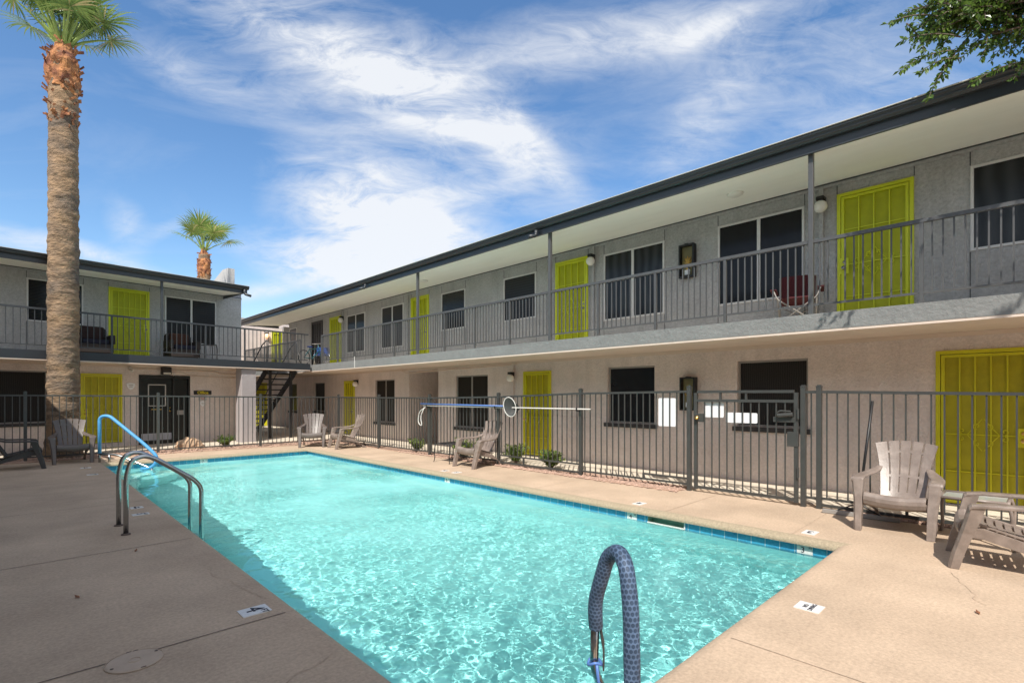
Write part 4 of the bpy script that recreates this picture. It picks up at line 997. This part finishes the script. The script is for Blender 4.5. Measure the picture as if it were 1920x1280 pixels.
# the dotted sleeve carries its own uv so the dimples follow the tube
pts = arc([(1.835, 1.18, .0), (1.862, 1.21, .62), (1.895, 1.255, .77), (1.93, 1.315, .815), (1.965, 1.40, .765), (2.0, 1.50, .52), (2.035, 1.52, .38)], .10, 9)
def sleeve(pts, r, n, parent):
    me_v = []; pts = [Vector(p) for p in pts]; fs = []; uvs = []; ref = None; L = 0; Ls = []
    dense = [pts[0]]
    for a, c in zip(pts, pts[1:]):
        k = max(1, int((c - a).length / .012)); dense += [a + (c - a) * (i + 1) / k for i in range(k)]
    pts = dense
    for i, p in enumerate(pts):
        if i: L += (p - pts[i - 1]).length
        Ls.append(L); dd = (pts[min(i + 1, len(pts) - 1)] - pts[max(i - 1, 0)]).normalized()
        if ref is None: ref = dd.orthogonal().normalized()
        ref = (ref - dd * ref.dot(dd)).normalized(); bb = dd.cross(ref)
        rr = r * (1 + .03 * noise.noise(Vector((L * 9, 0, 0))))
        me_v += [tuple(p + (ref * math.cos(2 * math.pi * k / n) + bb * math.sin(2 * math.pi * k / n)) * rr) for k in range(n)]
    for i in range(len(pts) - 1):
        for k in range(n):
            k2 = (k + 1) % n; fs.append((i * n + k, i * n + k2, (i + 1) * n + k2, (i + 1) * n + k))
            uvs += [(k / n, Ls[i]), ((k + 1) / n, Ls[i]), ((k + 1) / n, Ls[i + 1]), (k / n, Ls[i + 1])]
    me = bpy.data.meshes.new('foam_sleeve'); me.from_pydata(me_v, [], fs); me.materials.append(M['sleeve'])
    ul = me.uv_layers.new(name='UVMap'); ul.data.foreach_set('uv', [x for u in uvs for x in u]); me.polygons.foreach_set('use_smooth', [True] * len(fs))
    o = bpy.data.objects.new('foam_sleeve', me); COL.objects.link(o); o.parent = parent
sleeve(pts, .0345, 24, t)
m = MB(); m.tube(arc([(2.03, 1.52, .42), (2.06, 1.55, .16), (2.12, 1.56, .06), (2.30, 1.56, -.25), (2.45, 1.58, -.8)], .08), .021, 14); m.build('steel_pole', 'steel', t, smooth=True)
m = MB(); q = [(2.055 + .034 * math.cos(R(a)), 1.54 + .034 * math.sin(R(a)), .195 + .012 * math.sin(R(a * 2))) for a in range(0, 361, 30)]; m.tube(q, .007, 6); m.tube([(2.03, 1.51, .2), (2.035, 1.505, .12), (2.05, 1.50, .10)], .008, 6); m.build('torn_strap', 'bluepole', t, smooth=True)
m = MB(); m.add([(2.035, 1.49, .40), (2.07, 1.53, .40), (2.085, 1.51, .30), (2.095, 1.515, .20), (2.07, 1.50, .16), (2.05, 1.485, .27)], [(0, 1, 2, 3, 4, 5)]); m.build('torn_flap', 'darkchair', t, solid=.008)

def marker(loc, up, right, w, h, body, label, big=.1, small=None, group='pool depth and warning tiles', z=.006):
    up = Vector(up); right = Vector(right); mx = axes(right, up)
    m = MB(); m.box(-w / 2, w / 2, -h / 2, h / 2, -.006, 0)
    o = m.build('depth_marker', 'tilew'); o.matrix_basis = Matrix.Translation(Vector(loc)) @ mx.to_4x4(); tag(o, label, 'pool marker', group)
    if small: text('numeral', body, big, 'ink', o, (-w * .12, -.0, .0015), ext=.001); text('lettering', small, big * .36, 'ink', o, (w * .36, h * .27, .0015), ext=.001)
    else: text('lettering', body, big, 'ink', o, (0, 0, .0015), ext=.001)
    return o
LU, LR = (1, 0, 0), (0, -1, 0)
marker((1.215, 3.835, .006), LU, LR, .145, .185, '4', 'white depth tile with a 4 on the shaded left deck near the saw cut', .165, 'FT')
marker((1.17, 7.95, .006), LU, LR, .115, .175, '5', 'white depth tile on the shaded deck beside the ladder', .13, 'FT')
marker((1.20, 8.45, .006), LU, LR, .13, .14, 'NO\nDIVING', 'small white no diving tile just beyond the ladder', .036)
marker((1.10, 12.57, .006), LU, LR, .13, .17, '7', 'nearer of two small white tiles at the far end of the left deck', .12, 'FT')
marker((1.10, 13.82, .006), LU, LR, .13, .17, 'NO\nDIVING', 'farther of two small white tiles at the far end of the left deck', .036)
RU, RR = (-1, 0, 0), (0, 1, 0)
marker((6.26, 3.93, .006), RU, RR, .13, .18, '4', 'white depth tile with a 4 on the sunlit deck in front of the gate', .15)
marker((6.28, 1.80, .006), RU, RR, .13, .18, '3', 'white depth tile with a 3 on the sunlit deck near the pool corner', .15)
marker((6.20, 8.33, .006), RU, RR, .13, .14, 'NO\nDIVING', 'faded white warning tile on the sunlit deck, left one in front of the brown chair', .036)
marker((6.22, 7.98, .006), RU, RR, .13, .17, '5', 'white depth tile on the sunlit deck, right one in front of the brown chair', .13)
marker((4.06, 1.17, .006), (0, 1, 0), (1, 0, 0), .155, .16, 'NO\nDIVING', 'white no diving tile on the near sunlit deck', .042)
VU, VR = (0, 0, 1), (0, -1, 0)
XW = PX1 + TR - .007
marker((XW, 3.90, -.135), VU, VR, .152, .105, '4', 'white waterline tile reading 4 FT left of the skimmer', .085, 'FT')
marker((XW, 1.78, -.135), VU, VR, .152, .105, '3', 'white waterline tile reading 3 FT at the near right pool corner', .085, 'FT')
marker((XW, 8.02, -.135), VU, VR, .152, .105, '5', 'white waterline tile halfway along the right pool wall', .085, 'FT')
marker((3.43, PY1 + TR - .007, -.135), VU, (1, 0, 0), .16, .105, '7', 'white waterline tile in the middle of the far pool wall', .085, 'FT')
t = thing('skimmer', 'pool skimmer mouth with pale lip in the right pool wall', 'skimmer')
m = MB(); X = PX1 + TR
for q in (((X, SY0, -.24), (X + .14, SY0, -.24), (X + .14, SY0, -.0775), (X, SY0, -.0775)), ((X, SY1, -.24), (X + .14, SY1, -.24), (X + .14, SY1, -.0775), (X, SY1, -.0775)), ((X + .14, SY0, -.24), (X + .14, SY1, -.24), (X + .14, SY1, -.0775), (X + .14, SY0, -.0775)), ((X, SY0, -.079), (X + .14, SY0, -.079), (X + .14, SY1, -.079), (X, SY1, -.079)), ((X, SY0, -.238), (X + .14, SY0, -.238), (X + .14, SY1, -.238), (X, SY1, -.238))): m.quad(*q)
m.build('throat', 'skim', t)
m = MB(); m.box(X - .02, X + .02, SY0 + .002, SY1 - .002, -.178, -.158); m.box(X - .012, X + .012, SY0 + .001, SY0 + .014, -.157, -.080); m.build('lip', 'tilew', t)
# round deck lid
t = thing('deck_lid', 'round plastic access lid set in the left deck saw cut', 'lid', (.50, 3.585, 0))
m = MB(); m.lathe([(0, .008), (.125, .008), (.132, .005), (.136, .002)], 40); m.build('cover', 'lid', t)
m = MB(); m.lathe([(.136, .0015), (.136, .005), (.139, .005), (.139, .0015)], 40); m.build('rim', 'crack', t)
m = MB()
for a in (20, 200): m.lathe([(0, .0095), (.009, .0095), (.009, .0085), (0, .0085)], 10, (.115 * math.cos(R(a)), .115 * math.sin(R(a)), 0))
for a in (80, 95, 280): x, y = .128 * math.cos(R(a)), .128 * math.sin(R(a)); m.beam((x - .012, y, .0088), (x + .012, y, .0088), .006, .002)
m.build('screw_hole', 'dirt', t)
m = MB(); rg = [[(r_ * math.cos(a), r_ * math.sin(a), z) for a in [2 * math.pi * k / 24 for k in range(24)]] for r_, z in ((.026, .0082), (.026, .0105), (.031, .0105), (.031, .0082))]; m.loft(rg, cap=False); m.build('centre_ring', 'lid', t)

def fallen(x, y, a, label):
    m = MB(); m.add([(-.03, 0, .003), (0, -.012, .008), (.035, 0, .014), (0, .013, .006)], [(0, 1, 2), (0, 2, 3)]); o = m.build('fallen_leaf', 'boot', solid=.001); o.location = (x, y, .004); o.rotation_euler = (0, 0, a); tag(o, label, 'leaf', 'dry leaves on the deck')
fallen(4.78, .33, .4, 'dry brown leaf on the sunlit deck at the bottom right'); fallen(.86, 6.1, 1.2, 'dry leaf on the shaded deck between ladder and lid'); fallen(.35, 5.0, 2., 'dry leaf on the shaded deck near the left edge')
# poles, net and hose hung on the fence
def pole(name, p, q, r, m_, label, cat):
    m = MB(); m.tube([p, q], r, 10); o = m.build(name, m_, smooth=True); tag(o, label, cat); return o
pole('pool_pole', (7.40, 10.85, 1.24), (7.50, 5.72, 1.25), .012, 'plastic', 'long white pole hung level along the pool fence', 'pole')
t = thing('pool_net', 'leaf net on a blue pole hung on the pool fence above the brown chair', 'net')
m = MB(); m.tube([(7.395, 10.95, 1.29), (7.44, 7.95, 1.275)], .017, 10); m.build('handle', 'bluepole', t, smooth=True)
rg = []
for k in range(25):
    a = 2 * math.pi * k / 24; rg.append((7.40 + .05 * math.cos(a), 7.72 - .13 * math.cos(a) + .04 * math.sin(a), 1.26 + .20 * math.sin(a)))
m = MB(); m.tube(rg, .009, 8); m.build('hoop', 'plastic', t, smooth=True)
m = MB(); c = (7.50, 7.62, 1.24); vs = []; n = 24
for s in (1., .75, .45, .15):
    for k in range(n): p = Vector(rg[k]); vs.append(p * s + Vector(c) * (1 - s) + Vector((.06 * (1 - s), -.06 * (1 - s), 0)))
fs = [(i * n + k, i * n + (k + 1) % n, (i + 1) * n + (k + 1) % n, (i + 1) * n + k) for i in range(3) for k in range(n)]
def net_mat():
    m = bpy.data.materials.new('net_mesh'); m.use_nodes = True; nt = m.node_tree; N = nt.nodes; p = N['Principled BSDF']; p.inputs['Base Color'].default_value = (.02, .025, .024, 1)
    t_ = N.new('ShaderNodeBsdfTransparent'); mx = N.new('ShaderNodeMixShader'); mx.inputs[0].default_value = .86
    nt.links.new(t_.outputs[0], mx.inputs[1]); nt.links.new(p.outputs[0], mx.inputs[2]); nt.links.new(mx.outputs[0], N['Material Output'].inputs[0]); return m
m.add(vs, fs); m.build('net_bag', net_mat(), t, smooth=True)
m = MB(); m.tube(arc([(7.40, 10.75, 1.2), (7.38, 11.0, 1.1), (7.38, 11.05, .8), (7.38, 10.85, .72), (7.38, 10.95, .95), (7.40, 10.8, 1.2)], .15), .012, 8)
tag(m.build('hose_loop', 'plastic', smooth=True), 'thin white hose loop hanging from the fence at the pole ends', 'hose')
t = thing('floor_squeegee', 'long squeegee with black handle leaning on the fence behind the near chair', 'squeegee')
m = MB(); m.tube([(7.50, 1.62, .08), (7.655, 1.50, 1.43)], .016, 10); m.build('handle', 'black', t, smooth=True)
m = MB(); m.beam((7.47, 2.0, .03), (7.50, 1.20, .03), .04, .05); m.build('blade', 'greyframe', t, bevel=.004)
m = MB(); m.tube([(7.485, 1.85, .05), (7.51, 1.64, .16)], .008, 6); m.tube([(7.49, 1.38, .05), (7.51, 1.60, .16)], .008, 6); m.build('brace', 'black', t)

# ------------------------------------------------------------------ plants, rock, palms, tree
def leafquad(b, p, d, s, w, nrm=None, mi=None):
    d = d.normalized(); n = nrm or Vector((random.uniform(-1, 1), random.uniform(-1, 1), random.uniform(.2, 1)))
    r = d.cross(n)
    if r.length < 1e-3: r = d.orthogonal()
    r.normalize(); q = p + d * s
    m_ = p + d * s * .5
    up = r.cross(d) * (w * .25)
    b.add([p, m_ + r * w / 2 + up, q, m_ - r * w / 2 + up], [(0, 1, 2), (0, 2, 3)], mi)
def shrub(x, y, h, n, label):
    t = thing('shrub', label, 'plant', (x, y, .01), random.uniform(0, 6), 'small shrubs in the gravel beds')
    b = MB(); lf = MB(); h *= .92
    for k in range(int(n * 1.5)):
        a = random.uniform(0, 6.28); l = random.uniform(.1, .75) * h; tip = Vector((math.cos(a) * l, math.sin(a) * l, h * random.uniform(.45, 1.)))
        pts = [Vector((0, 0, 0)), tip * .5 + Vector((0, 0, .08 * h)), tip]; b.tube(pts, [.006, .004, .002], 4)
        for j in range(9):
            s = .25 + .75 * j / 8; p = pts[0].lerp(pts[1], s * 2) if s < .5 else pts[1].lerp(pts[2], s * 2 - 1)
            for q in range(2): leafquad(lf, p, Vector((random.uniform(-1, 1), random.uniform(-1, 1), random.uniform(-.1, 1.1))), random.uniform(.06, .11), random.uniform(.024, .042))
    b.build('stem', 'bark', t); lf.build('foliage', 'shrub', t, fix=False)
for a in ((4.42, 16.45, .36, 26, 'small green shrub in gravel left of the pale column'), (7.72, 11.6, .36, 20, 'small shrub behind the fence near the hose loop'), (7.66, 9.55, .48, 34, 'leafy shrub behind the low black table'),
          (7.86, 8.0, .46, 24, 'loose shrub in front of the lime door, left one'), (7.80, 6.95, .40, 34, 'bushy shrub behind the fence right of the lime door')): shrub(*a)
def make_rock():
    b = MB(); n = 14; rings = []
    for i in range(7):
        ph = math.pi / 2 * i / 6; ring = []
        for k in range(n):
            a = 2 * math.pi * k / n; p = Vector((math.cos(a) * math.cos(ph), math.sin(a) * math.cos(ph), math.sin(ph)))
            r = 1 + .45 * noise.noise(p * 1.7 + Vector((4, 2, 9))) + .15 * noise.noise(p * 4)
            ring.append((p.x * r * .34, p.y * r * .25, p.z * r * .33))
        rings.append(ring)
    b.loft(rings); o = b.build('boulder', 'rock'); o.location = (3.55, 16.5, 0); tag(o, 'tan boulder in gravel in front of the office door', 'rock')
make_rock()
def frond(b, base, az, el, pet, fan, droop, pm=1, nl_=30, lean=0.):
    ca, sa = math.cos(az), math.sin(az); d = Vector((ca * math.cos(el), sa * math.cos(el), math.sin(el))); side = Vector((-sa, ca, 0)); nrm = side.cross(d).normalized() * -1
    if nrm.z < 0: nrm = -nrm
    pts = [base + d * pet * s - Vector((0, 0, droop * .25 * pet * s * s)) for s in (0, .35, .7, 1.)]
    b.tube(pts, [.045, .03, .022, .015], 5, mi=pm)
    d2 = (pts[-1] - pts[-2]).normalized(); o = pts[-1]
    nrm2 = side.cross(d2); nrm2 = nrm2 if nrm2.z > 0 else -nrm2
    for k in range(nl_):
        th = R(-125 + 250 * k / (nl_ - 1)) + random.uniform(-.04, .04); dd = d2 * math.cos(th) + side * math.sin(th)
        L_ = fan * (1 - .25 * abs(th) / 2.2) * random.uniform(.88, 1.1); segs = 6; fold = nrm2 * (.25 * abs(math.sin(th)))
        dd = (dd + fold * .6).normalized(); w0 = L_ * .062; prev = None; wd = dd.cross(nrm2).normalized()
        P = o.copy(); cur = dd.copy(); row = []
        for s in range(segs + 1):
            tt = s / segs; w = w0 * (.35 + 1.3 * tt if tt < .5 else 1.0 * (1 - tt) * 2 + .04)
            row += [P - wd * w / 2, P + wd * w / 2]
            cur = (cur + Vector((0, 0, -1)) * droop * (.08 + .62 * max(0, tt - .35) ** 1.2) * random.uniform(.7, 1.4)).normalized(); P = P + cur * (L_ / segs)
        b.add(row, [(2 * s, 2 * s + 1, 2 * s + 3, 2 * s + 2) for s in range(segs)], 0)
def palm_trunk(h, r0, r1, seed, rings=300, n=36):
    rs = []
    for i in range(rings + 1):
        z = h * i / rings; tt = i / rings
        r = r1 + (r0 - r1) * (1 - tt) ** 1.3 + .10 * math.exp(-z / .35)
        r *= 1 + .02 * noise.noise(Vector((z * .9, seed, 0)))
        ring = []
        for k in range(n):
            a = 2 * math.pi * k / n
            rr = r + .03 * noise.noise(Vector((math.cos(a) * 1.2, math.sin(a) * 1.2, z * 5.5 + seed))) + .012 * noise.noise(Vector((math.cos(a) * 5, math.sin(a) * 5, z * 14))) + .006 * ((z * 7.5) % 1)
            ring.append((rr * math.cos(a), rr * math.sin(a), z))
        rs.append(ring)
    b = MB(); b.loft(rs); return b
def boots(h0, h1, r, flare, n):
    """fibrous collar of cut leaf bases below the crown"""
    b = MB(); rs = []
    for i in range(13):
        tt = i / 12; z = h0 + (h1 - h0) * tt; rr = r * (1 + flare * math.sin(math.pi * min(1, tt * 1.25)) ** .8) * (1 if tt < .55 else 1 - (tt - .55) * 1.5)
        rs.append([((rr + .08 * noise.noise(Vector((math.cos(a) * 2.4, math.sin(a) * 2.4, z * 4.)))) * math.cos(a), (rr + .08 * noise.noise(Vector((math.cos(a) * 2.4, math.sin(a) * 2.4, z * 4.)))) * math.sin(a), z) for a in [2 * math.pi * k / 26 for k in range(26)]])
    b.loft(rs)
    for k in range(n):
        a = random.uniform(0, 6.28); tt = random.uniform(-.75, .85); z = h0 + (h1 - h0) * tt; rr = r * (1 + flare * (.6 if tt > 0 else .08)) * (1 if tt < .6 else .75)
        p = Vector((rr * math.cos(a), rr * math.sin(a), z)); out = Vector((math.cos(a), math.sin(a), 0)); tang = Vector((-math.sin(a), math.cos(a), 0))
        d = (out * random.uniform(.05, .5) + tang * random.uniform(-.9, .9) + Vector((0, 0, random.uniform(.0, .9)))).normalized()
        b.beam(p - out * .02, p + d * random.uniform(.07, .2), random.uniform(.03, .085), random.uniform(.008, .02), up=out)
    return b
def palm(loc, label, h, r0, r1, nf, pet, fan, leaf, seed, elr, collar=.75):
    random.seed(seed)
    t = thing('palm_tree', label, 'palm tree', loc)
    palm_trunk(h - .25, r0, r1, seed).build('trunk', 'trunk', t, smooth=True)
    boots(h - collar, h + .22, r1 * 1.0, .16, 190).build('leaf_base_collar', 'boot', t, fix=False)
    b = MB()
    for k in range(nf):
        u = (k + .5) / nf; el = R(elr[0] + (elr[1] - elr[0]) * u ** 1.1 + random.uniform(-6, 6)); az = k * 2.39996 + random.uniform(-.2, .2)
        frond(b, Vector((0.10 * math.cos(az), .10 * math.sin(az), h + .05)), az, el, pet * random.uniform(.85, 1.15), fan * random.uniform(.85, 1.12), .9 - .45 * u)
    b.build('crown', [leaf, 'petiole'], t, fix=False)
palm((.90, 16.55, 0), 'tall thick palm in front of the office wing, crown cut by the top edge', 9.92, .315, .275, 27, 1.10, .86, 'palmleaf', 5, (44, 88), 1.05)
palm((8.5, 36., 0), 'smaller bright palm rising behind the far roof', 10.35, .40, .31, 13, 1.45, 1.15, 'palmleaf2', 11, (46, 88), 1.6)

def tree():
    random.seed(21)
    t = thing('overhanging_tree', 'leafy tree reaching in over the eave at the top right', 'tree', (0, 0, 0))
    tr = MB(); lf = MB()
    tr.tube([(8.25, -3.6, 0), (8.15, -3.3, 1.6), (8.0, -2.7, 3.4), (7.9, -2.2, 4.6)], [.2, .17, .14, .11], 12); tr.build('trunk', 'bark', t, smooth=True)
    br = MB(); O = Vector((7.9, -2.2, 4.6))
    def spray(p, q, n=20, hang=.35, size=1.):
        """a leafy twig from p to q, bending down towards its tip"""
        pts = [p.lerp(q, s) + Vector((0, 0, hang * s * (1 - s) * 1.6)) for s in [i / 6 for i in range(7)]]
        br.tube(pts, [.007 * (1 - .8 * i / 6) + .001 for i in range(7)], 4)
        L_ = (q - p).length; k = int(1.7 * n * max(.5, L_ / .5))
        for i in range(k):
            s = (i + random.random()) / k * .98 + .02; j = min(5, int(s * 6)); c = pts[j].lerp(pts[j + 1], s * 6 - j); ax = (pts[j + 1] - pts[j]).normalized()
            sd = ax.orthogonal().normalized(); sd.rotate(Matrix.Rotation(random.uniform(0, 6.28), 3, ax)); sd.z -= .35
            leafquad(lf, c, ax * .55 + sd, random.uniform(.045, .068) * size, random.uniform(.024, .035) * size)
    def limb(q, r=.035, subs=14, spread=.55, hang=.35, size=1.):
        q = Vector(q); mid = O.lerp(q, .5) + Vector((0, 0, .35)); P = []
        for i in range(9): s = i / 8; P.append(O * (1 - s) ** 2 + mid * 2 * s * (1 - s) + q * s * s)
        br.tube(P, [r * (1 - .85 * i / 8) + .003 for i in range(9)], 6)
        ax = (q - O).normalized()
        for k in range(subs):
            s = .35 + .65 * (k + random.random()) / subs; j = min(7, int(s * 8)); c = P[j].lerp(P[j + 1], s * 8 - j)
            dv = Vector((random.uniform(-1, 1), random.uniform(-1, 1), random.uniform(-.75, .35))) * spread * random.uniform(.5, 1.1) + ax * spread * .7
            e = c + dv; spray(c, e, 26, hang * .5, size)
            for _ in range(5):
                c2 = c.lerp(e, random.uniform(.2, .8)); spray(c2, c2 + Vector((random.uniform(-1, 1), random.uniform(-1, 1), random.uniform(-1., .3))) * .26 + ax * .08, 26, .1, size)
    for q in TREE_LIMBS: limb(*q)
    for p, q in TREE_TWIGS: spray(Vector(p), Vector(q), 34, .12)
    br.build('branches', 'bark', t); lf.build('crown', 'leaf', t, fix=False)
def ray(px, py, d):        # a point in front of the camera's station: used only to choose where twigs end, in metres
    r = (px - 960) / 970 * d; S_, C_ = math.sin(YAW), math.cos(YAW); return (round(d * S_ + r * C_, 2), round(d * C_ - r * S_, 2), round(1.5 + (741 - py) / 970 * d, 2))
TREE_LIMBS = [((6.5, .75, 5.25), .03, 16, .38), ((6.95, .3, 5.35), .03, 18, .42), ((7.1, .2, 5.5), .03, 18, .42), ((6.85, .15, 5.05), .03, 14, .34), ((6.55, .55, 5.15), .035, 16, .42), ((6.75, .35, 4.95), .03, 14, .36), ((6.8, .25, 5.5), .035, 16, .45), ((7.05, .10, 5.15), .03, 14, .4), ((7.3, -.3, 5.6), .04, 16, .6), ((6.6, -.9, 5.4), .04, 16, .6),
              ((5.9, -1.5, 5.6), .04, 16, .7), ((6.2, -2.2, 6.2), .04, 16, .8), ((7.6, -.9, 6.2), .04, 16, .7), ((8.6, -1.2, 6.2), .04, 14, .8), ((7.0, -3.6, 6.4), .04, 14, .8), ((8.8, -3.4, 6.6), .04, 14, .8), ((5.6, -3.2, 5.6), .04, 12, .7)]
TREE_TWIGS = [(ray(1760, 30, 5.0), ray(1662, 46, 4.95)), (ray(1800, 70, 5.0), ray(1690, 76, 4.95)), (ray(1790, 95, 5.0), ray(1686, 133, 4.95)), (ray(1800, 110, 4.95), ray(1724, 137, 4.9)),
              (ray(1790, 105, 4.95), ray(1741, 184, 4.9)), (ray(1800, 90, 5.0), ray(1768, 145, 4.95)), (ray(1880, 60, 5.0), ray(1836, 115, 4.95)), (ray(1930, 115, 4.9), ray(1822, 156, 4.85)), (ray(1950, 100, 4.9), ray(1900, 150, 4.85)),
              (ray(1750, 20, 5.0), ray(1690, 30, 5.)), (ray(1820, 40, 5.0), ray(1740, 60, 5.)), (ray(1860, 80, 5.0), ray(1800, 110, 5.)), (ray(1700, 45, 4.97), ray(1735, 100, 4.9))]
tree()
